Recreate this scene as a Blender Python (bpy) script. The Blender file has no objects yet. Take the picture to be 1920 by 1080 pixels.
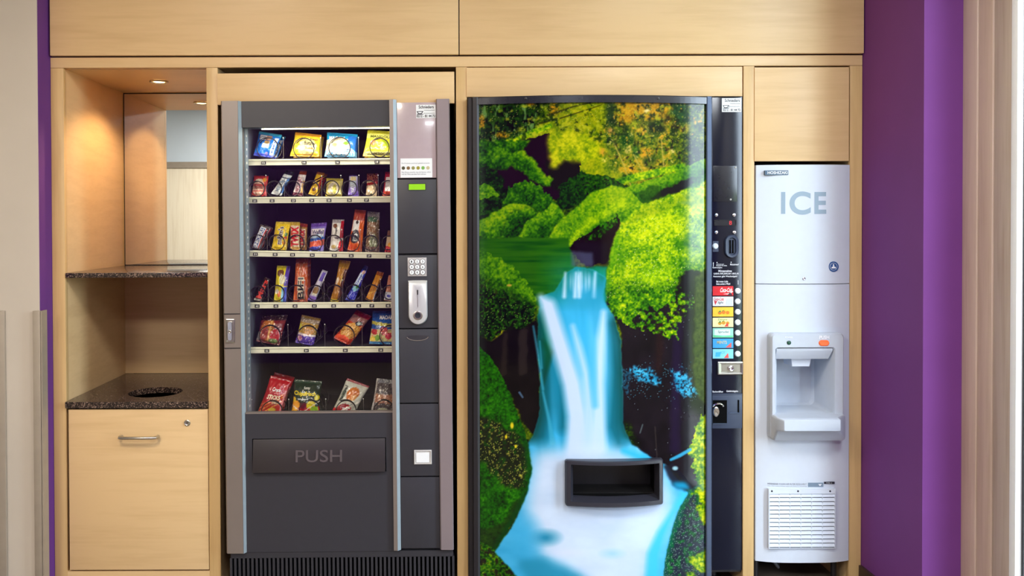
import bpy, bmesh, math, random
import numpy as np
from mathutils import Matrix, Vector

random.seed(7)
SC = bpy.context.scene
COL = SC.collection

# ------------------------------------------------------------------ camera
FPX, DIST, CAM_Z = 1575.0, 3.15, 1.38          # focal length in pixels, distance to the cabinet face, eye height
PPX, PPY = 830.0, 440.0                        # principal point in the 1920x1080 frame
PITCH, ROLL = 0.0126, 0.0031
_f = Vector((0, math.cos(PITCH), -math.sin(PITCH)))
_u = Vector((0, math.sin(PITCH), math.cos(PITCH)))
_r = Vector((1, 0, 0))
C_R = _r * math.cos(ROLL) - _u * math.sin(ROLL)
C_U = _u * math.cos(ROLL) + _r * math.sin(ROLL)
C_F = _f
C_O = Vector((0, -DIST, CAM_Z))
cam_d = bpy.data.cameras.new('camera')
cam_d.sensor_width = 36.0
cam_d.sensor_fit = 'HORIZONTAL'
cam_d.lens = FPX * 36.0 / 1920.0
cam_d.shift_x = (960 - PPX) / 1920.0
cam_d.shift_y = -(540 - PPY) / 1920.0
cam_d.clip_start = 0.05
cam = bpy.data.objects.new('camera', cam_d)
COL.objects.link(cam)
cam.matrix_world = Matrix(((C_R.x, C_U.x, -C_F.x, C_O.x), (C_R.y, C_U.y, -C_F.y, C_O.y),
                           (C_R.z, C_U.z, -C_F.z, C_O.z), (0, 0, 0, 1)))
SC.camera = cam

def P(px, py, y=0.0):
    """Point of the plane at depth y that is seen at a pixel of the photograph."""
    d = C_R * ((px - PPX) / FPX) - C_U * ((py - PPY) / FPX) + C_F
    return C_O + d * ((y + DIST) / d.y)

def PX(px, x, py=500):
    """Depth y at which the plane X = x is seen in column px."""
    d = C_R * ((px - PPX) / FPX) - C_U * ((py - PPY) / FPX) + C_F
    return -DIST + d.y * (x / d.x)

def proj(X, Y, Z):
    dx, dy, dz = X - C_O.x, Y - C_O.y, Z - C_O.z
    a = dx * C_R.x + dy * C_R.y + dz * C_R.z
    b = dx * C_U.x + dy * C_U.y + dz * C_U.z
    c = dx * C_F.x + dy * C_F.y + dz * C_F.z
    return PPX + FPX * a / c, PPY - FPX * b / c

# ------------------------------------------------------------------ exposure, sky, large lamps
SC.view_settings.view_transform = 'Standard'
SC.view_settings.look = 'None'
SC.view_settings.exposure = 0.0
SC.view_settings.gamma = 1.0
SC.view_settings.use_curve_mapping = False
SC.cycles.max_bounces = 10
SC.cycles.diffuse_bounces = 5
SC.cycles.glossy_bounces = 5
SC.cycles.transparent_max_bounces = 12
SC.cycles.sample_clamp_indirect = 6.0
SC.cycles.caustics_reflective = False
SC.cycles.caustics_refractive = False

world = bpy.data.worlds.new('overcast_sky')
SC.world = world
world.use_nodes = True
_bg = world.node_tree.nodes['Background']
_bg.inputs[0].default_value = (0.76, 0.88, 1.0, 1)
_bg.inputs[1].default_value = 25.0

def area(name, loc, rot, sx, sy, power, color, portal=False):
    d = bpy.data.lights.new(name, 'AREA')
    d.shape = 'RECTANGLE'; d.size = sx; d.size_y = sy
    d.energy = power; d.color = color
    if portal: d.cycles.is_portal = True
    o = bpy.data.objects.new(name, d)
    o.location = loc; o.rotation_euler = rot
    COL.objects.link(o)
    return o

CEIL = 2.75
WARM, COOL = (1.0, 0.86, 0.69), (0.88, 0.94, 1.0)
LAMP_SPOTS = [(-1.0, -2.0, 50, WARM), (1.1, -1.9, 38, COOL), (-1.9, -3.9, 70, (1.0, .95, .88)), (0.6, -3.9, 40, COOL)]  # unseen lamps: far pair added to brighten, cool ones imitate daylight
for (lx, ly, lw, lc_) in LAMP_SPOTS:
    area('unseen_ceiling_lamp_light', (lx, ly, CEIL - 0.05), (0, 0, 0), 0.56, 0.56, lw, lc_)

# ------------------------------------------------------------------ helpers
def lin(c):
    out = []
    for v in c[:3]:
        v = v / 255.0
        out.append(v / 12.92 if v <= 0.04045 else ((v + 0.055) / 1.055) ** 2.4)
    return (out[0], out[1], out[2], 1.0)

def lin_np(a):
    a = np.clip(a, 0, 255) / 255.0
    return np.where(a <= 0.04045, a / 12.92, ((a + 0.055) / 1.055) ** 2.4)

def base_mat(name):
    m = bpy.data.materials.new(name)
    m.use_nodes = True
    nt = m.node_tree
    return m, nt, nt.nodes['Principled BSDF']

def mat(name, c, rough=0.5, metal=0.0, spec=0.5, var=0.04, scale=40.0, coat=0.0, emit=None, estr=0.0, bump=0.0):
    """Plain procedural material: a colour broken up slightly by noise."""
    m, nt, b = base_mat(name)
    tc = nt.nodes.new('ShaderNodeTexCoord')
    nz = nt.nodes.new('ShaderNodeTexNoise')
    nz.inputs['Scale'].default_value = scale
    nz.inputs['Detail'].default_value = 4
    nt.links.new(tc.outputs['Object'], nz.inputs['Vector'])
    rp = nt.nodes.new('ShaderNodeValToRGB')
    l = lin(c)
    rp.color_ramp.elements[0].position = 0.3
    rp.color_ramp.elements[1].position = 0.7
    rp.color_ramp.elements[0].color = (l[0] * (1 - var), l[1] * (1 - var), l[2] * (1 - var), 1)
    rp.color_ramp.elements[1].color = (min(1, l[0] * (1 + var)), min(1, l[1] * (1 + var)), min(1, l[2] * (1 + var)), 1)
    nt.links.new(nz.outputs['Fac'], rp.inputs['Fac'])
    nt.links.new(rp.outputs['Color'], b.inputs['Base Color'])
    b.inputs['Roughness'].default_value = rough
    b.inputs['Metallic'].default_value = metal
    b.inputs['Specular IOR Level'].default_value = spec
    b.inputs['Coat Weight'].default_value = coat
    b.inputs['Coat Roughness'].default_value = 0.05
    if emit:
        b.inputs['Emission Color'].default_value = lin(emit)
        b.inputs['Emission Strength'].default_value = estr
    if bump:
        bp = nt.nodes.new('ShaderNodeBump')
        bp.inputs['Strength'].default_value = bump
        bp.inputs['Distance'].default_value = 0.002
        nt.links.new(nz.outputs['Fac'], bp.inputs['Height'])
        nt.links.new(bp.outputs['Normal'], b.inputs['Normal'])
    return m

def wood_mat(name, c, vertical=False, contrast=1.0, rough=0.38):
    m, nt, b = base_mat(name)
    tc = nt.nodes.new('ShaderNodeTexCoord')
    mp = nt.nodes.new('ShaderNodeMapping')
    mp.inputs['Scale'].default_value = (14, 14, 0.9) if vertical else (0.9, 2.0, 12)
    nt.links.new(tc.outputs['Object'], mp.inputs['Vector'])
    n1 = nt.nodes.new('ShaderNodeTexNoise'); n1.inputs['Scale'].default_value = 2.2; n1.inputs['Detail'].default_value = 7; n1.inputs['Distortion'].default_value = 0.6
    nt.links.new(mp.outputs['Vector'], n1.inputs['Vector'])
    mp2 = nt.nodes.new('ShaderNodeMapping')
    mp2.inputs['Scale'].default_value = (90, 90, 3) if vertical else (5, 20, 70)
    nt.links.new(tc.outputs['Object'], mp2.inputs['Vector'])
    n2 = nt.nodes.new('ShaderNodeTexNoise'); n2.inputs['Scale'].default_value = 1.5; n2.inputs['Detail'].default_value = 4
    nt.links.new(mp2.outputs['Vector'], n2.inputs['Vector'])
    n3 = nt.nodes.new('ShaderNodeTexNoise'); n3.inputs['Scale'].default_value = 2.0; n3.inputs['Detail'].default_value = 2
    nt.links.new(tc.outputs['Object'], n3.inputs['Vector'])
    mx = nt.nodes.new('ShaderNodeMath'); mx.operation = 'MULTIPLY_ADD'; mx.inputs[1].default_value = 0.45
    nt.links.new(n2.outputs['Fac'], mx.inputs[0]); nt.links.new(n1.outputs['Fac'], mx.inputs[2])
    my = nt.nodes.new('ShaderNodeMath'); my.operation = 'MULTIPLY_ADD'; my.inputs[1].default_value = 0.4
    nt.links.new(n3.outputs['Fac'], my.inputs[0]); nt.links.new(mx.outputs[0], my.inputs[2])
    rp = nt.nodes.new('ShaderNodeValToRGB')
    l = lin(c)
    e = rp.color_ramp.elements
    e[0].position = 0.62; e[1].position = 1.2 if False else 1.0
    k = 0.20 * contrast
    e[0].color = (l[0] * (1 - k), l[1] * (1 - 1.25 * k), l[2] * (1 - 1.5 * k), 1)
    e[1].color = (min(1, l[0] * (1 + 0.3 * k)), min(1, l[1] * (1 + 0.4 * k)), min(1, l[2] * (1 + 0.6 * k)), 1)
    nt.links.new(my.outputs[0], rp.inputs['Fac'])
    nt.links.new(rp.outputs['Color'], b.inputs['Base Color'])
    b.inputs['Roughness'].default_value = rough
    b.inputs['Specular IOR Level'].default_value = 0.4
    return m

def glass_mat(name, tint=(1, 1, 1), ior=1.5):
    m, nt, b = base_mat(name)
    nt.nodes.remove(b)
    out = nt.nodes['Material Output']
    tr = nt.nodes.new('ShaderNodeBsdfTransparent'); tr.inputs[0].default_value = (*tint, 1)
    gl = nt.nodes.new('ShaderNodeBsdfGlossy'); gl.inputs['Roughness'].default_value = 0.01
    fr = nt.nodes.new('ShaderNodeFresnel'); 
    ge = nt.nodes.new('ShaderNodeNewGeometry')          # same reflectance on both faces of a thin pane
    mr_ = nt.nodes.new('ShaderNodeMapRange'); mr_.inputs['To Min'].default_value = ior; mr_.inputs['To Max'].default_value = 1.0 / ior
    nt.links.new(ge.outputs['Backfacing'], mr_.inputs['Value']); nt.links.new(mr_.outputs['Result'], fr.inputs['IOR'])
    mx = nt.nodes.new('ShaderNodeMixShader')
    nt.links.new(fr.outputs[0], mx.inputs[0])
    nt.links.new(tr.outputs[0], mx.inputs[1]); nt.links.new(gl.outputs[0], mx.inputs[2])
    nt.links.new(mx.outputs[0], out.inputs[0])
    return m

def attr_mat(name, rough=0.3, coat=0.0, spec=0.5, metal=0.0):
    m, nt, b = base_mat(name)
    a = nt.nodes.new('ShaderNodeAttribute'); a.attribute_name = 'Col'
    nt.links.new(a.outputs['Color'], b.inputs['Base Color'])
    b.inputs['Roughness'].default_value = rough
    b.inputs['Coat Weight'].default_value = coat
    b.inputs['Coat Roughness'].default_value = 0.03
    b.inputs['Specular IOR Level'].default_value = spec
    b.inputs['Metallic'].default_value = metal
    return m

ALL_ROOT_INV = {}

def link(name, me, parent=None, loc=(0, 0, 0)):
    """One mesh object; vertices are given in room coordinates (plus loc)."""
    o = bpy.data.objects.new(name, me)
    COL.objects.link(o)
    o.location = loc
    if parent is not None:
        o.parent = parent
        if parent.name in ALL_ROOT_INV:
            o.matrix_parent_inverse = ALL_ROOT_INV[parent.name]
    return o

def thing(name, label, cat, loc, group=None):
    o = bpy.data.objects.new(name, None)
    o.empty_display_size = 0.1
    COL.objects.link(o)
    o.location = loc
    o['label'] = label; o['category'] = cat
    if group: o['group'] = group
    ALL_ROOT_INV[o.name] = Matrix.Translation(-Vector(loc))
    return o

def tag(o, label, cat, group=None):
    o['label'] = label; o['category'] = cat
    if group: o['group'] = group
    return o

def struct(o):
    o['kind'] = 'structure'
    return o

class MB:
    """Collects shapes, then links them as one mesh object."""
    def __init__(self):
        self.v = []; self.f = []; self.mi = []; self.cur = 0
    def add(self, vs, fs):
        n = len(self.v)
        self.v.extend([tuple(p) for p in vs])
        self.f.extend([tuple(n + i for i in f) for f in fs])
        self.mi.extend([self.cur] * len(fs))
        return self
    def slot(self, i):
        self.cur = i; return self
    def box(self, x0, x1, y0, y1, z0, z1):
        if x1 < x0: x0, x1 = x1, x0
        if y1 < y0: y0, y1 = y1, y0
        if z1 < z0: z0, z1 = z1, z0
        vs = [(x0, y0, z0), (x1, y0, z0), (x1, y1, z0), (x0, y1, z0), (x0, y0, z1), (x1, y0, z1), (x1, y1, z1), (x0, y1, z1)]
        fs = [(0, 3, 2, 1), (4, 5, 6, 7), (0, 1, 5, 4), (1, 2, 6, 5), (2, 3, 7, 6), (3, 0, 4, 7)]
        return self.add(vs, fs)
    def loft(self, loops, cap0=False, cap1=False, closed=True, wrap=False):
        n = len(loops[0]); vs = [p for L in loops for p in L]; fs = []
        m = len(loops)
        for i in range(m if wrap else m - 1):
            a = i * n; b = ((i + 1) % m) * n
            for j in range(n if closed else n - 1):
                k = (j + 1) % n
                fs.append((a + j, a + k, b + k, b + j))
        if cap0: fs.append(tuple(reversed(range(n))))
        if cap1: fs.append(tuple((m - 1) * n + j for j in range(n)))
        return self.add(vs, fs)
    def tube(self, pts, r, n=8, caps=True, closed=False):
        pts = [Vector(p) for p in pts]; loops = []
        m = len(pts); ref = Vector((0.123, 0.456, 0.88)).normalized()
        for i, p in enumerate(pts):
            if closed: t = pts[(i + 1) % m] - pts[i - 1]
            else: t = pts[min(i + 1, m - 1)] - pts[max(i - 1, 0)]
            t.normalize()
            a = t.cross(ref)
            if a.length < 1e-4: a = t.cross(Vector((1, 0, 0)))
            a.normalize(); b = t.cross(a)
            loops.append([p + (a * math.cos(q) + b * math.sin(q)) * r for q in (2 * math.pi * j / n for j in range(n))])
        return self.loft(loops, caps and not closed, caps and not closed, wrap=closed)
    def disc_y(self, cx, y0, cz, prof, n=24, cap0=True, cap1=True):
        """Turned shape around an axis along Y: prof = [(radius, y offset), ...]."""
        loops = [[(cx + r * math.cos(2 * math.pi * j / n), y0 + dy, cz + r * math.sin(2 * math.pi * j / n)) for j in range(n)] for r, dy in prof]
        return self.loft(loops, cap0, cap1)
    def disc_z(self, cx, cy, z0, prof, n=24, cap0=True, cap1=True):
        loops = [[(cx + r * math.cos(2 * math.pi * j / n), cy + r * math.sin(2 * math.pi * j / n), z0 + dz) for j in range(n)] for r, dz in prof]
        return self.loft(loops, cap0, cap1)
    def sphere(self, c, r, n=10, m=6, sy=1.0):
        loops = []
        for i in range(1, m):
            a = math.pi * i / m
            loops.append([(c[0] + r * math.sin(a) * math.cos(2 * math.pi * j / n), c[1] + sy * r * math.sin(a) * math.sin(2 * math.pi * j / n), c[2] + r * math.cos(a)) for j in range(n)])
        return self.loft(loops, True, True)
    def mesh(self, name, mats, smooth=False, bevel=0.0, seg=2, angle=40):
        me = bpy.data.meshes.new(name)
        me.from_pydata(self.v, [], self.f)
        mats = mats if isinstance(mats, (list, tuple)) else [mats]
        for mm in mats: me.materials.append(mm)
        if len(mats) > 1: me.polygons.foreach_set('material_index', self.mi)
        bm = bmesh.new(); bm.from_mesh(me)
        bmesh.ops.recalc_face_normals(bm, faces=bm.faces)
        if bevel > 0:
            es = [e for e in bm.edges if len(e.link_faces) == 2 and e.calc_face_angle(0) > math.radians(30)]
            bmesh.ops.bevel(bm, geom=es, offset=bevel, segments=seg, affect='EDGES', profile=0.6, clamp_overlap=True)
        if smooth or bevel > 0:
            for f in bm.faces: f.smooth = True
            for e in bm.edges:
                if len(e.link_faces) == 2 and e.calc_face_angle(0) > math.radians(angle): e.smooth = False
        bm.to_mesh(me); bm.free()
        return me
    def build(self, name, mats, parent=None, smooth=False, bevel=0.0, seg=2, angle=40, loc=(0, 0, 0)):
        return link(name, self.mesh(name, mats, smooth, bevel, seg, angle), parent, loc)

def rrect(x0, x1, z0, z1, y, r=0.0, n=4, m=1, yfun=None):
    """Rounded rectangle in the XZ plane as a loop of points (anticlockwise from lower right)."""
    pts = []
    cs = [(x1 - r, z0 + r, -90), (x1 - r, z1 - r, 0), (x0 + r, z1 - r, 90), (x0 + r, z0 + r, 180)]
    for i, (cx, cz, a0) in enumerate(cs):
        arc = [(cx + r * math.cos(math.radians(a0 + 90 * k / n)), cz + r * math.sin(math.radians(a0 + 90 * k / n))) for k in range(n + 1)]
        pts.extend(arc)
        if m > 1:
            nx, nz, na = cs[(i + 1) % 4]
            q = (nx + r * math.cos(math.radians(na)), nz + r * math.sin(math.radians(na)))
            p = arc[-1]
            for k in range(1, m):
                pts.append((p[0] + (q[0] - p[0]) * k / m, p[1] + (q[1] - p[1]) * k / m))
    return [(x, (yfun(x) if yfun else 0.0) + y, z) for x, z in pts]

def pbox(x0, y0, x1, y1, Y):
    """Pixel rectangle -> (x0, x1, z0, z1) on the plane at depth Y."""
    ym, xm = (y0 + y1) / 2, (x0 + x1) / 2
    return P(x0, ym, Y).x, P(x1, ym, Y).x, P(xm, y1, Y).z, P(xm, y0, Y).z

_txt = {}
def text_geo(s, bold=0.0, res=3):
    key = (s, bold, res)
    if key not in _txt:
        cu = bpy.data.curves.new('t', 'FONT')
        cu.body = s; cu.resolution_u = res; cu.offset = bold
        ob = bpy.data.objects.new('t', cu)
        COL.objects.link(ob)
        dg = bpy.context.evaluated_depsgraph_get()
        me = bpy.data.meshes.new_from_object(ob.evaluated_get(dg))
        vs = np.array([tuple(v.co) for v in me.vertices])[:, :2]
        fs = [tuple(p.vertices) for p in me.polygons]
        mn, mx = vs.min(0), vs.max(0)
        vs = (vs - mn) / np.maximum(mx - mn, 1e-6)
        _txt[key] = (vs, fs, (mx - mn))
        bpy.data.objects.remove(ob); bpy.data.curves.remove(cu); bpy.data.meshes.remove(me)
    return _txt[key]

def text_into(mb, s, x0, x1, z0, z1, y, bold=0.0, res=3, slant=0.0, depth=0.0, yfun=None):
    """Flat lettering filling the rectangle x0..x1, z0..z1 on the plane y (facing the room)."""
    vs, fs, _ = text_geo(s, bold, res)
    pts = []
    for u, v in vs:
        x = x0 + (x1 - x0) * u + slant * v * (z1 - z0)
        pts.append((x, y + (yfun(x) if yfun else 0), z0 + (z1 - z0) * v))
    mb.add(pts, fs)
    if depth:
        from collections import Counter
        ec = Counter()
        for f in fs:
            for a, b in zip(f, f[1:] + f[:1]): ec[(min(a, b), max(a, b))] += 1
        n = len(pts)
        back = [(p[0], p[1] + depth, p[2]) for p in pts]
        mb.add(pts + back, [(a, b, n + b, n + a) for (a, b), c in ec.items() if c == 1])
    return mb
# ------------------------------------------------------------------ materials
M = {}
M['maple_h'] = wood_mat('maple_horizontal', (220, 187, 138), contrast=.42)
M['maple_v'] = wood_mat('maple_vertical', (208, 174, 120), vertical=True, contrast=.7)
M['maple_pale'] = wood_mat('maple_pale', (236, 226, 202), vertical=True, contrast=0.5)
M['trim_wood'] = wood_mat('trim_wood', (196, 172, 156), vertical=True, contrast=0.6)
M['trim_wood2'] = wood_mat('trim_wood_grey', (178, 160, 146), vertical=True, contrast=0.8)
M['dark_void'] = mat('dark_board', (30, 26, 24), 0.8)
M['purple'] = mat('purple_paint', (108, 48, 124), 0.75, var=0.03, scale=6)
M['plum'] = mat('plum_paint', (96, 44, 128), 0.75, var=0.03, scale=6)
M['cream_wall'] = mat('cream_paint', (194, 186, 174), 0.8, var=0.03, scale=5)
M['blue_wall'] = mat('pale_blue_paint', (206, 220, 232), 0.8, var=0.02, scale=5)
M['white'] = mat('white_paint', (238, 240, 242), 0.4, var=0.01)
M['guard'] = mat('guard_metal', (170, 160, 146), 0.45, metal=0.35, var=0.05, scale=20)
M['floor'] = mat('stone_floor', (120, 108, 96), 0.35, var=0.12, scale=8)
M['ceiling'] = mat('ceiling_paint', (236, 234, 228), 0.85, var=0.02)
M['base_dark'] = mat('dark_skirting', (52, 34, 28), 0.5)
M['gasket'] = mat('black_gasket', (22, 24, 28), 0.5)
M['steel'] = mat('brushed_steel', (190, 186, 178), 0.3, metal=1.0, var=0.05, scale=60)
M['chrome'] = mat('chrome', (225, 228, 232), 0.12, metal=1.0, var=0.02)
M['mirror'] = mat('mirror_silver', (238, 240, 240), 0.0, metal=1.0, var=0.0)
M['lawn'] = mat('lawn_grass', (96, 112, 58), 0.9, var=0.3, scale=3, bump=0.5)
M['pane'] = glass_mat('window_glass', (0.97, 0.99, 1.0))

# ------------------------------------------------------------------ room shell
XL, XR = -1.466, 1.574        # sides of the alcove
X_WIN = 1.704                 # window wall
Y_LF, Y_RF = -0.10, -0.40     # front edges of the alcove sides
Y_OPP, X_OPP = -5.2, -4.2

struct(MB().box(X_OPP - .1, 3.0, Y_OPP - .1, 1.0, -0.06, 0).build('floor', M['floor']))
struct(MB().box(X_OPP - .1, X_WIN + .1, Y_OPP - .1, 1.0, CEIL, CEIL + .06).build('ceiling', M['ceiling']))
struct(MB().box(XL - .02, XR + .02, 0.78, 0.88, 0, CEIL).build('wall_back', M['plum']))
# left: purple return of the alcove and the cream wall in front of it
struct(MB().box(XL - .05, XL, Y_LF + .004, 0.80, 0, CEIL).build('wall_alcove_left', M['plum']))
struct(MB().box(X_OPP, XL - .001, Y_LF, Y_LF + .08, 0, CEIL).build('wall_left_front', M['cream_wall']))
struct(MB().box(X_OPP - .08, X_OPP, Y_OPP, Y_LF + .08, 0, CEIL).build('wall_left', M['cream_wall']))
# right: purple return, its end face, window wall
mb = MB().box(XR, X_WIN, Y_RF, 0.80, 0, CEIL)
struct(mb.build('wall_alcove_right', M['purple']))
struct(MB().box(XR - .012, XR - .0005, Y_RF - .012, -0.005, 0, 0.092).box(XR - .012, X_WIN, Y_RF - .012, Y_RF - .0005, 0, 0.092).build('baseboard_right', M['base_dark']))
y1806 = Y_RF; y1832 = PX(1833, X_WIN); y1860 = PX(1860, X_WIN); y1892 = PX(1893, X_WIN); y1905 = PX(1905, X_WIN); y1910 = PX(1910, X_WIN)
struct(MB().box(X_WIN - .004, X_WIN + .08, y1832 + .002, y1806 - .001, 0, CEIL).build('trim_1', M['trim_wood'], bevel=.002))
struct(MB().box(X_WIN, X_WIN + .08, y1860 + .002, y1832 - .001, 0, CEIL).build('trim_2', M['trim_wood'], bevel=.002))
struct(MB().box(X_WIN + .004, X_WIN + .08, y1892 + .001, y1860 - .001, 0, CEIL).build('trim_3', M['trim_wood2'], bevel=.002))
WY1 = -1.12                   # far jamb of the window
win = struct(MB().box(X_WIN + .002, X_WIN + .07, y1905, y1892, 0, 2.6).box(X_WIN + .002, X_WIN + .07, WY1, WY1 + .03, 0, 2.6)
             .box(X_WIN + .002, X_WIN + .07, WY1, y1892, 2.56, 2.6).box(X_WIN + .002, X_WIN + .07, WY1, y1892, 0, 0.06).build('window_1', M['white'], bevel=.002))
MB().box(X_WIN + .02, X_WIN + .05, y1910, y1905 - .0005, 0.06, 2.56).box(X_WIN + .02, X_WIN + .05, WY1 + .03, WY1 + .036, 0.06, 2.56).build('gasket', M['gasket'], win)
MB().box(X_WIN + .03, X_WIN + .036, WY1 + .036, y1910, 0.06, 2.56).build('window_pane', M['pane'], win)
struct(MB().box(X_WIN, X_WIN + .08, WY1, y1892, 2.6, CEIL).build('wall_window_head', M['white']))
struct(MB().box(X_WIN, X_WIN + .08, Y_OPP, WY1, 0, CEIL).build('wall_right', M['cream_wall']))
area('window_portal', (X_WIN + .12, (WY1 + y1892) / 2, 1.31), (0, math.radians(90), 0), 2.5, abs(WY1 - y1892), 1.0, (1, 1, 1), portal=True)
lawn = MB().box(X_WIN + .09, 30, -25, 15, -0.16, -0.12).build('ground_lawn', M['lawn'])
struct(lawn)
# the wall behind the photographer: pale blue with a wide pale door, purple on its right half
struct(MB().box(X_OPP, -2.05, Y_OPP - .08, Y_OPP, 0, CEIL).build('wall_front', M['blue_wall']))
struct(MB().box(-2.05, X_WIN, Y_OPP - .08, Y_OPP, 0, CEIL).build('wall_front_purple', M['plum']))
d = struct(MB().box(-3.75, -2.35, Y_OPP + .002, Y_OPP + .035, 0.005, 2.02).build('door_1', M['maple_pale'], bevel=.003))
MB().box(-3.83, -3.75, Y_OPP, Y_OPP + .05, 0, 2.09).box(-2.35, -2.27, Y_OPP, Y_OPP + .05, 0, 2.09).box(-3.83, -2.27, Y_OPP, Y_OPP + .05, 2.02, 2.09).build('door_frame', M['guard'], d)
MB().tube([(-2.5, Y_OPP + .03, 1.03), (-2.5, Y_OPP + .08, 1.03), (-2.62, Y_OPP + .08, 1.03)], .009).build('door_handle', M['steel'], d, smooth=True)

# ceiling lamps, all unseen; the cool and far ones added for their light
lamp_glow = mat('lamp_diffuser', (250, 244, 232), 0.5, emit=(255, 236, 205), estr=2.0)
for i, (lx, ly, lw, lc_) in enumerate(LAMP_SPOTS):
    t = thing('unseen_ceiling_lamp', ['square ceiling lamp above the waste unit side, nearer the cabinet', 'added square lamp imitating daylight above the drinks machine side, nearer the cabinet',
                               'added square fill lamp above the waste unit side, nearer the pale door', 'added square fill lamp above the drinks machine side, nearer the purple wall'][i], 'ceiling lamp', (lx, ly, CEIL), 'square ceiling lamps')
    MB().loft([rrect(lx - a, lx + a, ly - a, ly + a, 0, .02) for a in (.32, .32, .29)]).v
    fr = MB()
    for (a0, a1, b0, b1) in ((-.32, .32, -.32, -.29), (-.32, .32, .29, .32), (-.32, -.29, -.29, .29), (.29, .32, -.29, .29)):
        fr.box(lx + a0, lx + a1, ly + b0, ly + b1, CEIL - .045, CEIL - .001)
    fr.build('lamp_frame', M['white'], t)
    MB().box(lx - .29, lx + .29, ly - .29, ly + .29, CEIL - .03, CEIL - .02).build('diffuser', lamp_glow, t)

# wall guards on the cream wall
def guard(px0, px1, label, side_px=None):
    Y = Y_LF - .012
    x0, x1, _, z1 = pbox(px0, 583, px1, 1080, Y)
    t = thing('wall_guard', label, 'wall guard', ((x0 + x1) / 2, Y, 0), 'metal guards on the cream wall')
    m = MB().box(x0, x1, Y, Y_LF - .001, 0, z1)
    m.build('front_leg', M['guard'], t, bevel=.0015)
    if side_px:
        yb = PX(side_px, x1, 830)
        MB().box(x1 - .003, x1 + .003, Y, max(yb, Y + .03), 0, z1).build('side_leg', M['guard'], t)
guard(-14, 10, 'pale metal wall guard strip at the far left edge of the cream wall')
guard(63, 79, 'pale metal corner guard capping the cream wall beside the purple strip', 89)
# ------------------------------------------------------------------ built-in cabinet
cabx = P(830, 617).x
cab = thing('built_in_cabinet', 'pale maple built-in cabinet wall framing both vending machines and the ice dispenser', 'cabinet', (0.05, 0, 0))
posts = []
for (a, b) in ((99.0, 123.0), (390, 411), (856.3, 876.5), (1393.5, 1414), (1592.5, 1615.5)):
    x0, x1, _, _ = pbox(a, 124, b, 1110, 0)
    posts.append((x0, x1))
    z1 = P(856, 125.5).z
    MB().box(x0, x1, 0, .022, 0, z1).build('post', M['maple_v'], cab, bevel=.0012)
    MB().box(x0 + .0006, x1 - .0006, .022, .70, 0, z1).build('side_panel', M['maple_h'], cab)
zr0, zr1 = P(856, 125).z, P(856, 105.5).z
MB().box(posts[0][0], posts[4][1], 0, .03, zr0, zr1).build('top_rail', M['maple_h'], cab, bevel=.0012)
MB().box(posts[0][0], posts[4][1], .03, .70, zr0 + .004, zr1).build('top_board', M['maple_h'], cab)
for (a, b) in ((97, 859.6), (861.4, 1616)):
    x0, x1 = P(a, 50).x, P(b, 50).x
    MB().box(x0, x1, -.016, .004, zr1 + .004, 2.72).build('upper_panel', M['maple_h'], cab, bevel=.0015)
MB().box(posts[0][0], posts[4][1], .69, .70, 0, zr0).build('back_board', M['dark_void'], cab)
# loose header boards over the two machines and the door over the ice dispenser
def board(a, y0, b, y1, y, th, name, m, rot=0.0, label=None):
    x0, x1, z0, z1 = pbox(a, y0, b, y1, y)
    cx, cz = (x0 + x1) / 2, (z0 + z1) / 2
    o = MB().box(x0 - cx, x1 - cx, y, y + th, z0 - cz, z1 - cz).build(name, m, cab, bevel=.0015, loc=(cx, 0, cz))
    o.rotation_euler = (0, rot, 0)
    if label: o['label'] = label
    return o
board(407.5, 136, 852, 195, -.012, .02, 'header_panel', M['maple_h'], rot=-.0045)
board(874.5, 125.8, 1392, 181, -.003, .02, 'header_panel', M['maple_h'])
board(1414.8, 126, 1592, 302, -.004, .02, 'cabinet_door', M['maple_h'])
# niche: ceiling, lower back board, base rail
nx0, nx1 = posts[0][1], posts[1][0]
NB = .59
zc = zr0 - .002
MB().box(nx0, nx1, .03, NB + .01, zc, zc + .006).build('niche_ceiling', M['maple_h'], cab)
z_shelf_top = P(256, 511.5).z
z_shelf_bot = P(256, 520.5).z
z_work_top = P(256, 753.5, -.012).z
z_work_bot = P(256, 765, -.012).z
MB().box(nx0, nx1, NB, NB + .02, z_work_top + .001, z_shelf_bot - .001).build('niche_back', M['maple_h'], cab)
MB().box(nx0, nx1, .0, .03, 0, P(256, 1071).z).build('base_rail', M['maple_h'], cab)

# mirror on the niche back, over the shelf
MB().box(nx0, nx1, NB + .001, NB + .02, z_shelf_bot, zc + .002).build('mirror_backing', M['dark_void'], cab)
MB_ = MB().box(nx0 + .005, nx1 - .003, NB - .004, NB + .0008, z_shelf_top + .003, zc - .005)
mr = MB_.build('wall_mirror', M['mirror'])
mr['label'] = 'tall wall mirror at the back of the lit niche above the granite shelf'; mr['category'] = 'mirror'

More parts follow.
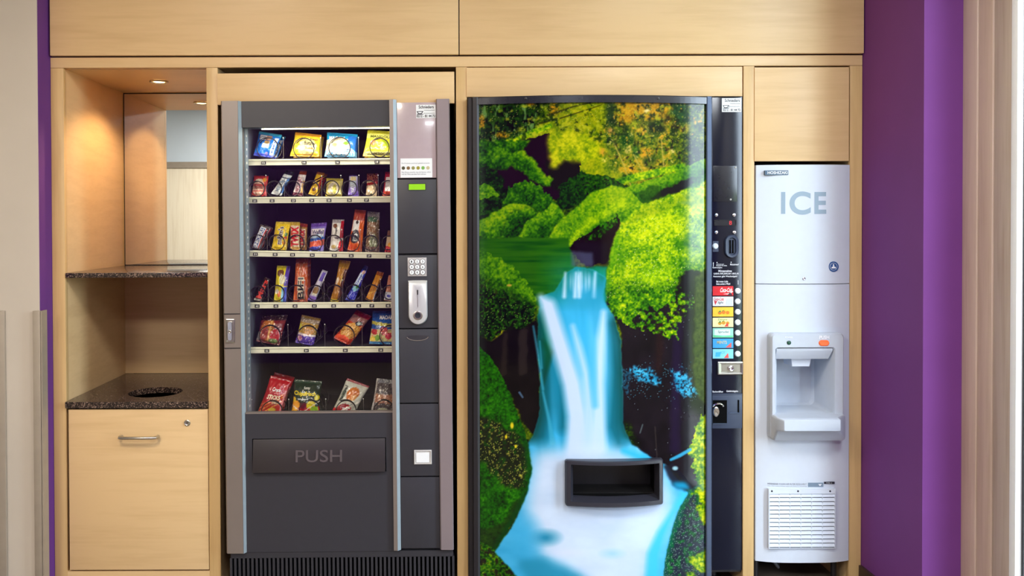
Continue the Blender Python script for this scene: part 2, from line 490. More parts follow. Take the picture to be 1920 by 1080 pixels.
# granite
def granite(name):
    m, nt, b = base_mat(name)
    tc = nt.nodes.new('ShaderNodeTexCoord')
    v = nt.nodes.new('ShaderNodeTexVoronoi'); v.inputs['Scale'].default_value = 330
    nt.links.new(tc.outputs['Object'], v.inputs['Vector'])
    rp = nt.nodes.new('ShaderNodeValToRGB')
    e = rp.color_ramp.elements
    e[0].position = 0.0; e[0].color = lin((34, 28, 26)); e[1].position = 1.0; e[1].color = lin((150, 126, 112))
    k = e.new(.55); k.color = lin((44, 36, 34)); k = e.new(.78); k.color = lin((84, 66, 58))
    sp = nt.nodes.new('ShaderNodeSeparateColor')
    nt.links.new(v.outputs['Color'], sp.inputs[0]); nt.links.new(sp.outputs[0], rp.inputs['Fac'])
    nt.links.new(rp.outputs['Color'], b.inputs['Base Color'])
    b.inputs['Roughness'].default_value = .16
    return m
M['granite'] = granite('speckled_granite')
o = MB().box(nx0 + .001, nx1 - .001, -.002, NB - .008, z_shelf_bot, z_shelf_top).build('granite_shelf', M['granite'], bevel=.0015)
tag(o, 'thin dark speckled granite shelf crossing the niche under the mirror', 'shelf')
hx, hy, hr = P(290, 735, .16).x, .17, .103
N = 64
mb = MB()
ang = [2 * math.pi * (j + .5) / N for j in range(N)]
bx0, bx1, by0, by1 = nx0 + .001, nx1 - .001, -.012, NB - .002
def onrect(a):
    dx, dy = math.cos(a), math.sin(a); ts = []
    if dx > 0: ts.append((bx1 - hx) / dx)
    if dx < 0: ts.append((bx0 - hx) / dx)
    if dy > 0: ts.append((by1 - hy) / dy)
    if dy < 0: ts.append((by0 - hy) / dy)
    t = min(ts); return hx + dx * t, hy + dy * t
R_ = [onrect(a) for a in ang]
for (cx_, cy_) in ((bx0, by0), (bx1, by0), (bx0, by1), (bx1, by1)):     # snap the nearest ray to each corner
    j = min(range(N), key=lambda k: (R_[k][0] - cx_) ** 2 + (R_[k][1] - cy_) ** 2); R_[j] = (cx_, cy_)
C_ = [(hx + hr * math.cos(a), hy + hr * math.sin(a)) for a in ang]
mb.loft([[(x, y, z_work_bot) for x, y in C_], [(x, y, z_work_bot) for x, y in R_], [(x, y, z_work_top) for x, y in R_], [(x, y, z_work_top) for x, y in C_]], wrap=True)
o = mb.build('granite_worktop', M['granite'])
tag(o, 'dark speckled granite worktop with a round waste hole over the maple drop-in door', 'worktop')

# waste unit under the worktop
wu = thing('waste_unit', 'maple waste cupboard with a bar handle below the granite worktop', 'cupboard', ((nx0 + nx1) / 2, .2, 0))
x0, x1, z0, z1 = pbox(129.5, 767.5, 394, 1068.5, -.004)
x0 = max(x0, nx0 + .002); x1 = min(x1, nx1 - .002)
dz0, dz1 = z0, z1
MB().box(x0, x1, -.004, .016, z0, z1).build('door', M['maple_h'], wu, bevel=.0015)
door = wu.children[0]
mb = MB()
for (q0, q1, r0, r1, s0, s1) in ((nx0 + .001, nx0 + .015, .03, NB, .10, z_work_bot - .02), (nx1 - .015, nx1 - .001, .03, NB, .10, z_work_bot - .02), (nx0 + .001, nx1 - .001, .03, NB, .085, .10)):
    mb.box(q0, q1, r0, r1, s0, s1)
mb.build('carcass', M['dark_void'], wu)
mb = MB().disc_z(hx, hy + .05, .11, [(.12, 0), (.13, z_work_bot - .2), (.125, z_work_bot - .2), (.115, .004)], cap1=True)
mb.build('waste_bucket', M['gasket'], wu, smooth=True)
MB().box(x0 + .05, x1 - .05, .05, .5, .0, .09).build('plinth', M['dark_void'], wu)
h0, h1 = P(222, 821, -.03), P(294, 820, -.03)
zz = h0.z
pts = [(h0.x + .004, -.005, zz), (h0.x, -.02, zz), (h0.x + .004, -.032, zz), (h0.x + .015, -.036, zz), (h1.x - .015, -.036, zz), (h1.x - .004, -.032, zz), (h1.x, -.02, zz), (h1.x - .004, -.005, zz)]
MB().tube(pts, .0055, 10).build('handle', M['steel'], door, smooth=True)
k = P(351, 793, -.006)
mb = MB().disc_y(k.x, -.004, k.z, [(.0115, 0), (.0115, -.003), (.009, -.0045), (.007, -.003), (.0, -.003)], 20)
lk = mb.build('lock', M['steel'], door, smooth=True)
MB().box(k.x - .0012, k.x + .0012, -.0075, -.0068, k.z - .005, k.z + .005).build('keyhole', M['gasket'], wu)

# recessed spotlight in the niche ceiling
sx, sy = P(299, 152, .29).x, .285
t = thing('recessed_spotlight', 'small round halogen spotlight glowing in the niche ceiling', 'spotlight', (sx, sy, zc))
MB().disc_z(sx, sy, zc - .004, [(.036, .0035), (.037, 0), (.034, -.003), (.028, -.002), (.025, .0025)], 32, cap0=False, cap1=False).build('bezel_ring', M['steel'], t, smooth=True)
MB().disc_z(sx, sy, zc - .0035, [(.026, .0015), (.018, -.001), (.006, -.002)], 24).build('lamp_lens', mat('halogen_lens', (255, 240, 205), .3, emit=(255, 214, 150), estr=14.0), t, smooth=True)
ld = bpy.data.lights.new('niche_spot_light', 'SPOT')
ld.energy = 18; ld.color = (1.0, .64, .31); ld.spot_size = math.radians(142); ld.spot_blend = .5; ld.shadow_soft_size = .03
lo = bpy.data.objects.new('niche_spot_light', ld); COL.objects.link(lo); lo.location = (sx, sy, zc - .012)
# ------------------------------------------------------------------ printed waterfall picture (colour per vertex)
MX0, MY0, MW, MH = 892, 180, 436, 945
_yy, _xx = np.mgrid[0:MH, 0:MW].astype(np.float32)
_yy += MY0; _xx += MX0

def vnoise(x, y, seed):
    rng = np.random.default_rng(seed)
    g = rng.random((256, 256)).astype(np.float32)
    xi = np.floor(x).astype(int); yi = np.floor(y).astype(int)
    fx = x - xi; fy = y - yi
    fx = fx * fx * (3 - 2 * fx); fy = fy * fy * (3 - 2 * fy)
    a = g[yi % 256, xi % 256]; b = g[yi % 256, (xi + 1) % 256]
    c = g[(yi + 1) % 256, xi % 256]; d = g[(yi + 1) % 256, (xi + 1) % 256]
    return (a * (1 - fx) + b * fx) * (1 - fy) + (c * (1 - fx) + d * fx) * fy

def fbm(sx, sy=None, seed=0, oct=4, x=None, y=None):
    sy = sy or sx
    x = _xx if x is None else x; y = _yy if y is None else y
    t = np.zeros_like(_xx); amp = 0; k = 1.0
    for o in range(oct):
        t += k * vnoise(x / sx * 2 ** o + 17.3 * o, y / sy * 2 ** o + 5.1 * o, seed + o); amp += k; k *= .55
    return t / amp

def blur(a, r, ry=None):
    ry = r if ry is None else ry
    def b1(a, r, ax):
        r = int(round(r))
        if r < 1: return a
        pad = [(0, 0)] * a.ndim; pad[ax] = (r + 1, r)
        c = np.cumsum(np.pad(a, pad, mode='edge'), axis=ax, dtype=np.float64)
        n = a.shape[ax]
        hi = np.take(c, np.arange(2 * r + 1, 2 * r + 1 + n), axis=ax); lo = np.take(c, np.arange(0, n), axis=ax)
        return ((hi - lo) / (2 * r + 1)).astype(np.float32)
    for _ in range(2):
        a = b1(a, r, 1); a = b1(a, ry, 0)
    return a

_wn = [(fbm(16, seed=901, oct=3) - .5) * 2, (fbm(16, seed=951, oct=3) - .5) * 2]
_wf = [(fbm(5, seed=911, oct=2) - .5) * 2, (fbm(5, seed=961, oct=2) - .5) * 2]

def poly(pts, warp=6.0, fine=3.0, soft=0.7):
    x = _xx + warp * _wn[0] + fine * _wf[0]; y = _yy + warp * _wn[1] + fine * _wf[1]
    inside = np.zeros(_xx.shape, bool)
    n = len(pts)
    for i in range(n):
        x1, y1 = pts[i]; x2, y2 = pts[(i + 1) % n]
        if y1 == y2: continue
        c = ((y1 > y) != (y2 > y)) & (x < (x2 - x1) * (y - y1) / (y2 - y1) + x1)
        inside ^= c
    m = inside.astype(np.float32)
    return blur(m, soft) if soft >= 1 else m

def stroke(pts, w, soft=2.0, warp=0):
    """Band along a polyline; w = widths at its points."""
    d = np.zeros(_xx.shape, np.float32)
    for i in range(len(pts) - 1):
        (x1, y1), (x2, y2) = pts[i], pts[i + 1]
        dx, dy = x2 - x1, y2 - y1; L = dx * dx + dy * dy
        t = np.clip(((_xx - x1) * dx + (_yy - y1) * dy) / L, 0, 1)
        dist = np.hypot(_xx - x1 - t * dx, _yy - y1 - t * dy)
        ww = w[i] + (w[i + 1] - w[i]) * t
        d = np.maximum(d, np.clip((ww - dist) / max(soft, .01) + .5, 0, 1))
    return d

def ell(cx, cy, rx, ry, soft=.5):
    q = np.sqrt(((_xx - cx) / rx) ** 2 + ((_yy - cy) / ry) ** 2)
    return np.clip((1 - q) / soft, 0, 1)

IMG = np.zeros((MH, MW, 3), np.float32)
def put(mask, col):
    global IMG
    col = np.asarray(col, np.float32)
    if mask.ndim == 2: mask = mask[..., None]
    IMG = IMG * (1 - mask) + col * mask

def ramp(t, *cols):
    t = np.clip(t, 0, 1) * (len(cols) - 1)
    i = np.minimum(t.astype(int), len(cols) - 2); f = (t - i)[..., None]
    c = np.asarray(cols, np.float32)
    return c[i] * (1 - f) + c[i + 1] * f

F_fine = fbm(3.0, seed=11, oct=2)
F_leaf = fbm(7.0, seed=21, oct=3)
F_mid = fbm(26.0, seed=31, oct=4)
F_big = fbm(80.0, seed=41, oct=4)
DOT = np.random.default_rng(5).random(_xx.shape).astype(np.float32)
def dots(p, r=0, seed=5):
    a = (np.random.default_rng(seed).random(_xx.shape) > 1 - p).astype(np.float32)
    return np.clip(blur(a, r) * (2 * r + 1) ** 1.6, 0, 1) if r else a

GREENS = [(8, 22, 8), (18, 62, 8), (44, 108, 6), (104, 152, 4), (176, 196, 6), (214, 214, 30)]
GREEN_MID = [(8, 22, 8), (16, 56, 10), (36, 92, 8), (78, 132, 6), (124, 160, 8), (164, 182, 14)]
GREEN_DEEP = [(6, 14, 8), (12, 34, 10), (22, 62, 10), (46, 96, 10), (84, 130, 14), (130, 162, 30)]
def moss(m, L, leafy=.35, fine=.30, mid=.30, cols=GREENS):
    t = L + leafy * (F_leaf - .5) * 1.25 + fine * (F_fine - .5) * 1.2 + mid * (F_mid - .5) * 1.1
    put(m, ramp(t, *cols))
def toplight(m, k):
    s = np.zeros_like(m); s[k:] = m[:-k]
    return np.clip(m - blur(s, max(1, k // 2)), 0, 1)

# --- background woodland
moss(np.ones_like(_xx), .44 + .35 * (F_big - .5) * 2, .6, .5, .6, [(10, 22, 8), (34, 56, 8), (74, 98, 8), (124, 136, 10), (176, 168, 24)])
m = poly([(892, 180), (1010, 180), (1000, 240), (960, 270), (892, 285)])
moss(m, .30 + .2 * (fbm(7, 40, seed=61) - .5) * 2, .5, .4, .3, [(10, 20, 10), (20, 48, 16), (46, 82, 16), (92, 120, 24), (150, 168, 70)])
put(m * np.clip((fbm(5, 18, seed=66, oct=2) - .66) * 9, 0, 1) * .7, (120, 160, 90))
put(np.clip((fbm(12, seed=71, oct=3) - .62) * 10, 0, 1) * m, (10, 14, 12))
for (cx, cy, rx, ry) in ((903, 228, 9, 16), (942, 253, 16, 8), (1040, 206, 13, 16), (996, 196, 12, 5), (985, 262, 16, 8)):
    put(ell(cx, cy, rx, ry, .5) * np.clip(F_fine * 1.7 - .2, 0, 1), (196, 140, 20))
# --- blurred moss bank in the middle
m = poly([(985, 250), (1030, 225), (1075, 215), (1130, 225), (1160, 300), (1200, 340), (1180, 360), (1100, 352), (1050, 300), (1000, 268)], 16, 9, 5)
moss(m, .52 + .3 * (F_mid - .5), .35, .40, .4, [(38, 70, 6), (88, 116, 6), (132, 146, 8), (166, 166, 14), (196, 186, 30)])
m = poly([(1050, 175), (1128, 175), (1135, 230), (1090, 262), (1040, 235)], 18, 9, 5)
moss(m, .5, .5, .45, .6, [(50, 76, 6), (104, 124, 8), (146, 152, 10), (184, 174, 24)])
put(ell(1070, 275, 20, 14, .9) * .8, (206, 196, 30)); put(ell(1108, 284, 16, 12, .9) * .8, (212, 200, 24))
put(ell(1088, 286, 10, 12, .8) * .6, (190, 140, 34))
# branches
for pts, w in (([(1028, 216), (1075, 200), (1140, 184)], [2.4, 1.4, 1]), ([(1050, 222), (1100, 206), (1130, 196)], [1.4, 1, .8]), ([(1010, 232), (1045, 222)], [2, 1.4])):
    put(stroke(pts, w, 1.2) * .75, (44, 44, 10))
# --- autumn leaves and trunks upper right
m = poly([(1150, 170), (1262, 170), (1268, 205), (1240, 236), (1195, 218), (1160, 234)], 16, 10, 3) * np.clip(F_leaf * 3.2 - .55, 0, 1)
put(m, ramp(F_fine * .6 + F_leaf * .5, (90, 66, 10), (150, 110, 14), (188, 146, 22), (214, 180, 50)))
put(poly([(1133, 170), (1152, 170), (1149, 236), (1140, 240)], 6, 4, 2) * .9, ramp(fbm(8, 30, seed=81), (16, 36, 12), (50, 76, 40), (70, 96, 62)))
m = poly([(1255, 170), (1288, 170), (1290, 240), (1268, 240)], 10, 8, 3)
moss(m, .3, .3, .3, .3, [(10, 34, 20), (36, 76, 40), (80, 120, 76), (110, 150, 100)])
m = poly([(1120, 240), (1285, 225), (1288, 320), (1240, 330), (1195, 345), (1150, 320)], 16, 9, 4)
moss(m, .50 + .6 * (fbm(22, seed=91) - .5), .6, .5, .4, [(16, 34, 10), (44, 80, 12), (104, 120, 14), (160, 140, 22), (206, 168, 50)])
for (cx, cy, rx, ry, c) in ((1175, 262, 20, 24, (14, 66, 14)), (1230, 240, 24, 18, (10, 34, 16)), (1268, 236, 9, 16, (14, 16, 22)), (1250, 222, 14, 10, (60, 50, 16)), (1218, 300, 17, 18, (30, 62, 16)), (1192, 285, 9, 16, (20, 80, 20)), (1268, 262, 8, 22, (30, 50, 20))):
    put(ell(cx, cy, rx, ry, .6) * np.clip(F_leaf * 2.2 - .35, 0, 1), c)
for (cx, cy, rx, ry, c) in ((1125, 285, 15, 14, (206, 150, 50)), (1212, 286, 18, 14, (220, 160, 28)), (1180, 318, 24, 11, (210, 158, 26)), (1132, 300, 9, 6, (220, 200, 110)), (1178, 282, 9, 9, (216, 190, 110)), (1260, 284, 8, 7, (220, 196, 120)), (1213, 208, 8, 5, (230, 210, 150)), (1146, 245, 12, 9, (170, 130, 60)), (1212, 244, 6, 6, (220, 200, 110))):
    put(ell(cx, cy, rx, ry, .7) * np.clip(F_fine * 2.4 - .45, 0, 1), c)
put(np.clip((fbm(5, seed=95, oct=3) - .66) * 6, 0, 1) * m * .7, (226, 204, 110))
put(np.clip((fbm(7, seed=97, oct=3) - .62) * 6, 0, 1) * m * .8, (26, 20, 20))
for pts in ([(1148, 262), (1170, 310), (1184, 352)], [(1188, 290), (1205, 322)], [(1240, 262), (1246, 330)]):
    put(stroke(pts, [1.3] * len(pts), 1) * .8, (176, 160, 70))
for pts, w in (([(905, 285), (945, 268), (985, 262)], [5, 6, 4]), ([(970, 262), (1000, 248), (1030, 236)], [5, 6, 5]), ([(1145, 345), (1180, 335), (1225, 325), (1280, 312)], [4, 7, 7, 6])):
    moss(stroke(pts, w, 3), .62, .4, .4, .4)
_wood = np.clip((300 - _yy) / 40, 0, 1)
put(_wood * np.clip((fbm(9, seed=301, oct=3) - .60) * 7, 0, 1) * .75, (16, 40, 14))
put(_wood * np.clip((fbm(8, seed=311, oct=3) - .63) * 7, 0, 1) * .7, (176, 178, 40))
put(_wood * np.clip((fbm(6, seed=321, oct=2) - .72) * 7, 0, 1) * np.clip((_xx - 1100) / 60, .1, 1) * .8, (222, 166, 44))
put(_wood * dots(.010, 0, 331) * .7, (214, 214, 130))
for (cx, cy, r) in ((1000, 252, 8), (978, 243, 7), (1012, 238, 7), (1026, 246, 6)):
    put(ell(cx, cy, r * 1.6, r, .7) * np.clip(F_fine * 2 - .3, 0, 1), (170, 176, 40))
for (cx, cy) in ((978, 266), (984, 268), (990, 263), (1000, 264)): put(ell(cx, cy, 3, 5, .6), (206, 160, 70))
# --- dark hollows, partly the room's purple reflection painted in
PLUM = (34, 14, 32)
put(poly([(975, 262), (1030, 250), (1035, 300), (1040, 335), (1060, 360), (1045, 375), (1000, 368), (960, 350), (915, 345), (912, 300), (960, 300)], 5, 3), PLUM)
put(poly([(1020, 300), (1085, 300), (1085, 345), (1040, 360)], 6, 4), (26, 22, 20))
moss(poly([(1026, 250), (1075, 246), (1118, 258), (1130, 300), (1095, 306), (1060, 300), (1034, 322)], 10, 8, 3), .60 + .3 * (F_mid - .5), .4, .4, .5, [(30, 60, 6), (84, 118, 6), (136, 156, 8), (186, 186, 16), (214, 204, 40)])
m = poly([(1050, 345), (1090, 322), (1140, 330), (1180, 350), (1110, 372), (1065, 392), (1045, 385)], 5, 4); moss(m, .42, .5, .45, .4, GREEN_DEEP)
put(m * np.clip((F_leaf - .66) * 7, 0, 1), (10, 16, 14))
m = poly([(892, 300), (920, 310), (955, 355), (985, 385), (892, 420)], 6, 5); moss(m, .30, .5, .45, .6, GREEN_DEEP)
put(poly([(915, 305), (960, 300), (1000, 335), (950, 350)], 8, 5, 1), PLUM)
m = poly([(940, 375), (955, 350), (985, 336), (1015, 352), (1040, 385), (1010, 400), (950, 388)], 6, 4); moss(m, .30 + .25 * toplight(m, 18), .3, .4, .4, GREEN_MID)
m = poly([(920, 320), (935, 318), (945, 345), (930, 368), (905, 352)], 5, 6); moss(m, .34, .5, .5, .4, GREEN_DEEP)
m = poly([(892, 352), (905, 344), (925, 352), (935, 366), (915, 372), (892, 372)], 4, 3); moss(m, .66, .3, .4, .3, GREEN_MID)
# arching mossy branch
m = blur(poly([(886, 290), (915, 281), (950, 276), (978, 278), (1002, 298), (1022, 325), (1038, 336), (1034, 352), (1010, 347), (985, 328), (962, 314), (935, 318), (910, 312), (886, 316)], 5, 4), 1)
moss(m, .40 + .42 * toplight(m, 12), .25, .40, .35, GREEN_MID)
m = poly([(892, 262), (950, 262), (1000, 262), (960, 290), (892, 300)], 6, 5, 1); moss(m, .42, .35, .4, .5, GREEN_MID)
# --- row of mossy boulders
def boulder(pts, k=26, base=.36, top=.40, leafy=.26, cols=GREEN_MID):
    m = blur(poly(pts, 4, 1.2), 1)
    s = np.zeros_like(m); s[3:] = m[:-3]
    put(np.clip(blur(m, 4) - .1, 0, 1) * .5, (8, 14, 10))
    moss(m, base + top * toplight(m, k), leafy, .40, .30, cols)
    return m
boulder([(892, 412), (915, 405), (935, 393), (958, 382), (985, 382), (1006, 396), (1010, 446), (892, 446)], 30, .30, .46)
boulder([(940, 446), (954, 398), (985, 388), (1012, 400), (1020, 446)], 14, .24, .3)
boulder([(968, 448), (985, 418), (1010, 402), (1036, 380), (1058, 392), (1072, 446)], 22, .28, .46)
boulder([(1028, 448), (1045, 418), (1075, 392), (1110, 362), (1146, 346), (1182, 352), (1215, 388), (1180, 420), (1110, 430), (1064, 470)], 46, .38, .42, .22)
m = poly([(1066, 448), (1100, 410), (1150, 380), (1170, 370), (1180, 385), (1140, 405), (1100, 428), (1066, 468)], 4, 3, 3); moss(m * .8, .74, .2, .25, .2)
put(poly([(1064, 470), (1076, 452), (1112, 428), (1160, 404), (1168, 420), (1150, 455), (1140, 490), (1108, 502), (1064, 470)], 4, 4), (26, 10, 20))
m = poly([(1090, 445), (1125, 420), (1165, 404), (1150, 430), (1120, 450)], 6, 7); moss(m * np.clip(F_leaf * 2.2 - .5, 0, 1), .2, .5, .4, .3)
# right bank with hollow log
m = poly([(1178, 352), (1230, 332), (1280, 315), (1328, 296), (1328, 352), (1260, 368), (1205, 382)], 4, 3); moss(m, .42 + .30 * toplight(m, 16), .25, .35, .3, GREEN_MID)
put(poly([(1220, 372), (1245, 352), (1290, 334), (1300, 340), (1275, 360), (1240, 376)], 4, 4, 1), (20, 18, 26))
put(poly([(1195, 360), (1232, 346), (1240, 372), (1215, 384)], 5, 6, 1) * .6, (20, 60, 10))
# big bright boulder
bp = [(1132, 560), (1136, 510), (1148, 458), (1164, 420), (1196, 388), (1240, 370), (1290, 352), (1328, 340), (1328, 512), (1292, 508), (1272, 520), (1266, 560), (1240, 562), (1215, 574), (1195, 588), (1160, 592), (1140, 580)]
m = blur(poly(bp, 4, 3), 1)
Lb = np.clip(1.0 - (_yy - 390) / 420, 0, 1)
moss(m, .42 + .30 * Lb + .12 * (F_big - .5), .24, .42, .40)
_dk = np.clip((_yy - 520) / 60, 0, 1)
moss(m * _dk, .46, .8, .5, .3, GREEN_MID)
put(m * ell(1255, 420, 80, 30, .9) * .6 * np.clip(.4 + F_fine, 0, 1), (196, 204, 4))
put(m * ell(1225, 520, 60, 30, .9) * .45 * np.clip(.4 + F_fine, 0, 1), (180, 208, 8))
put(m * ell(1285, 455, 30, 20, .9) * .7, (40, 104, 8)); put(m * ell(1165, 480, 16, 46, .9) * .5, (48, 116, 8))
put(m * np.clip((F_leaf - .62) * 5, 0, 1) * np.clip((_yy - 470) / 90, 0, .8), (24, 78, 6))
put(m * dots(.012, 0, 31) * .9, (226, 232, 150))
put(m * poly([(1165, 425), (1205, 385), (1300, 358), (1328, 380), (1230, 400)], 4, 3, 3) * .35, (90, 120, 8))
put(m * ell(1285, 380, 20, 6, .8) * .6, (110, 150, 90))
put(poly([(1136, 508), (1146, 462), (1160, 430), (1164, 440), (1150, 500), (1140, 560)], 2, 1, 2) * .5, (90, 150, 10))
# --- quiet pool behind the fall
wm = poly([(892, 446), (1064, 446), (1080, 500), (1138, 500), (1134, 575), (1010, 575), (892, 480)], 3, 0, 1)
wf = fbm(90, 7, seed=101)
put(wm, ramp(wf + .1, (8, 40, 8), (14, 74, 12), (40, 96, 6), (52, 104, 14)))
tm = np.clip((_xx - 1000) / 120, 0, 1) * np.clip((_yy - 455) / 60, 0, 1) * wm
put(tm, ramp(fbm(30, 60, seed=105), (10, 110, 60), (20, 140, 120), (60, 170, 190)))
put(poly([(1076, 452), (1142, 455), (1138, 500), (1100, 500)], 3, 2, 3) * .85, (30, 20, 34))
put(poly([(1070, 470), (1112, 474), (1112, 500), (1072, 500)], 1, 1, 2) * .6, (90, 96, 130))
# --- dark rock right of the fall
rm = poly([(1132, 566), (1150, 590), (1166, 622), (1164, 700), (1166, 800), (1182, 832), (1215, 862), (1250, 872), (1300, 915), (1328, 905), (1328, 510), (1285, 508), (1262, 558), (1200, 580)], 3, 3, 1)
put(rm, ramp(F_mid, (14, 10, 18), (26, 20, 30), (38, 28, 40)))
put(rm * poly([(1262, 600), (1280, 600), (1275, 850), (1255, 850)], 2, 1, 4) * .6, (44, 28, 70))  # violet streak: a vertical reflection painted into the print
put(rm * poly([(1230, 600), (1245, 600), (1240, 700), (1228, 700)], 2, 1, 3) * .5, (52, 26, 24))
lm = poly([(1134, 560), (1200, 562), (1268, 540), (1300, 560), (1290, 590), (1262, 640), (1215, 620), (1180, 610), (1150, 594)], 10, 8)
moss(lm * np.clip((F_leaf - .42) * 6, 0, 1), .42, .6, .5, .3)
lm = poly([(1134, 556), (1268, 540), (1262, 566), (1215, 580), (1185, 596), (1150, 594)], 8, 7); moss(lm, .50, .55, .45, .3)
lm = poly([(1200, 606), (1240, 600), (1275, 612), (1270, 636), (1240, 626), (1210, 622)], 8, 8); moss(lm * np.clip((F_leaf - .40) * 6, 0, 1), .42, .6, .5, .3)
put(rm * dots(.0018, 0, 41) * .8, (150, 160, 170))
for (pp, c) in (([(1180, 690), (1205, 688), (1240, 706), (1238, 724), (1205, 716), (1185, 706)], 1.0), ([(1256, 690), (1280, 694), (1300, 716), (1312, 738), (1290, 748), (1265, 730)], 1.0), ([(1160, 690), (1185, 700), (1180, 740), (1165, 730)], .5)):
    bm_ = poly(pp, 8, 7, 1)
    put(bm_ * c * np.clip((F_fine - .30) * 4, 0, 1), ramp(F_leaf, (16, 90, 120), (50, 160, 200), (130, 214, 236)))
put(poly([(1160, 680), (1320, 680), (1320, 750), (1160, 750)], 6, 6, 1) * dots(.012, 0, 43) * .8, (100, 170, 190))
# lawn reflection painted in olive, then moss, at the right border
m = poly([(1302, 520), (1328, 500), (1328, 770), (1306, 740), (1300, 700)], 3, 3, 2); moss(m, .34, .25, .3, .2, [(30, 40, 20), (62, 76, 34), (92, 104, 48), (120, 132, 70)])
m = poly([(1328, 764), (1312, 790), (1302, 815), (1290, 845), (1300, 880), (1306, 900), (1300, 925), (1314, 940), (1328, 945)], 5, 6); moss(m, .66, .6, .5, .3)
put(stroke([(1258, 862), (1275, 854), (1294, 843)], [2.5, 3.2, 3], 2), (60, 160, 196)); put(stroke([(1200, 812), (1205, 796)], [1, 1], 1) * .7, (110, 130, 130))
put(stroke([(1228, 800), (1232, 860)], [1, 1], 1) * .4, (90, 80, 70))
m = poly([(1168, 790), (1185, 800), (1200, 845), (1175, 830)], 5, 6, 3); moss(m * .5, .25, .5, .5, .3)
# --- left bank
bank = poly([(892, 462), (915, 474), (942, 490), (970, 508), (992, 536), (1008, 560), (1004, 590), (990, 612), (960, 628), (940, 620), (920, 640), (892, 628)], 5, 4)
_lo = np.clip((_yy - 500 - .55 * (_xx - 892)) / 36, 0, 1)          # below the lit rim
moss(bank, .56 - .26 * _lo, .30, .38, .30, GREEN_MID)
moss(bank * _lo, .34, 1.1, .5, .35, GREEN_DEEP)
put(bank * np.clip((F_leaf - .56) * 9, 0, 1) * _lo * .9, (12, 14, 14))
put(bank * dots(.016, 0, 51) * _lo * .8, (150, 196, 90))
put(bank * dots(.003, 1, 52) * _lo * .8, (110, 180, 60))
put(ell(955, 535, 6, 3), (176, 150, 60))
dk = poly([(892, 628), (920, 640), (945, 622), (985, 614), (1008, 596), (1012, 700), (1012, 790), (1000, 818), (984, 800), (958, 742), (930, 690), (892, 648)], 4, 3, 1)
put(dk, ramp(F_mid, (12, 10, 14), (22, 18, 20), (32, 26, 28)))
put(dk * poly([(972, 618), (990, 616), (988, 700), (972, 705)], 2, 1, 2) * .8, (52, 44, 42)); put(dk * poly([(944, 625), (952, 625), (950, 700), (936, 712)], 2, 1, 2) * .8, (48, 40, 36))
put(stroke([(974, 736), (980, 745)], [2, 1.5], 1.5) * .8, (90, 120, 150))
# --- grassy slope lower left
gr = poly([(892, 644), (918, 668), (945, 712), (962, 752), (980, 800), (990, 835), (998, 880), (994, 915), (972, 960), (950, 1000), (928, 1034), (892, 1020)], 2, 1.5)
moss(gr, .40 + .1 * (F_mid - .5), .32, .5, .3, [(8, 26, 6), (18, 74, 6), (34, 108, 6), (66, 138, 12), (120, 176, 50)])
dm = poly([(892, 782), (935, 790), (965, 812), (985, 850), (988, 890), (975, 920), (940, 905), (915, 880), (892, 858)], 9, 8, 2)
put(dm * .85, ramp(F_leaf * .7 + F_fine * .3, (20, 18, 18), (34, 32, 26), (30, 70, 20)))
put(dm * np.clip((F_leaf - .58) * 6, 0, 1) * .8, (24, 74, 18))
put(dm * dots(.030, 0, 61), (180, 190, 90)); put(dm * dots(.006, 1, 62), (230, 220, 90))
for (cx, cy, rx, ry) in ((960, 798, 4, 8), (949, 819, 3, 5), (967, 837, 3, 4)): put(ell(cx, cy, rx, ry), (220, 200, 40))
dm = poly([(892, 990), (925, 990), (945, 975), (965, 940), (985, 925), (972, 962), (928, 1034), (892, 1018)], 4, 4, 2); put(dm * .6, (34, 44, 20))
put(toplight(gr[:, ::-1], 1)[:, ::-1] * 0, (0, 0, 0))
put(np.clip(gr - blur(np.roll(gr, -9, 1), 3), 0, 1) * np.clip((_yy - 780) / 60, 0, 1) * .7, (8, 70, 24))
m = poly([(892, 1018), (905, 1018), (928, 1034), (950, 1050), (975, 1070), (1000, 1100), (1010, 1124), (892, 1124)], 4, 3); moss(m, .44, .7, .5, .4)
put(m * np.clip((F_leaf - .52) * 7, 0, 1) * .85, (22, 16, 24))
# --- rock lower right
rk = poly([(1328, 900), (1300, 912), (1286, 925), (1272, 948), (1264, 975), (1256, 1000), (1246, 1030), (1240, 1060), (1234, 1124), (1328, 1124)], 3, 2)
put(rk, ramp(F_mid * .6 + F_leaf * .4, (22, 28, 38), (44, 52, 68), (60, 70, 90)))
moss(rk * np.clip((F_leaf - .47) * 6, 0, 1), .34, .5, .5, .4, [(8, 40, 26), (16, 84, 44), (40, 120, 60), (100, 160, 90)])
put(np.clip(rk - blur(np.roll(rk, 12, 1), 4), 0, 1) * .75, (14, 110, 84))
put(rk * dots(.05, 0, 71) * .8, (150, 190, 170))
for pp in ([(1300, 915), (1328, 895), (1328, 960), (1308, 940)], [(1290, 1045), (1328, 1030), (1328, 1070), (1300, 1068)], [(1302, 955), (1328, 945), (1328, 985), (1312, 975)], [(1280, 1090), (1300, 1068), (1310, 1100), (1285, 1124)]):
    m = poly(pp, 8, 7, 1); moss(m, .68, .6, .5, .3)
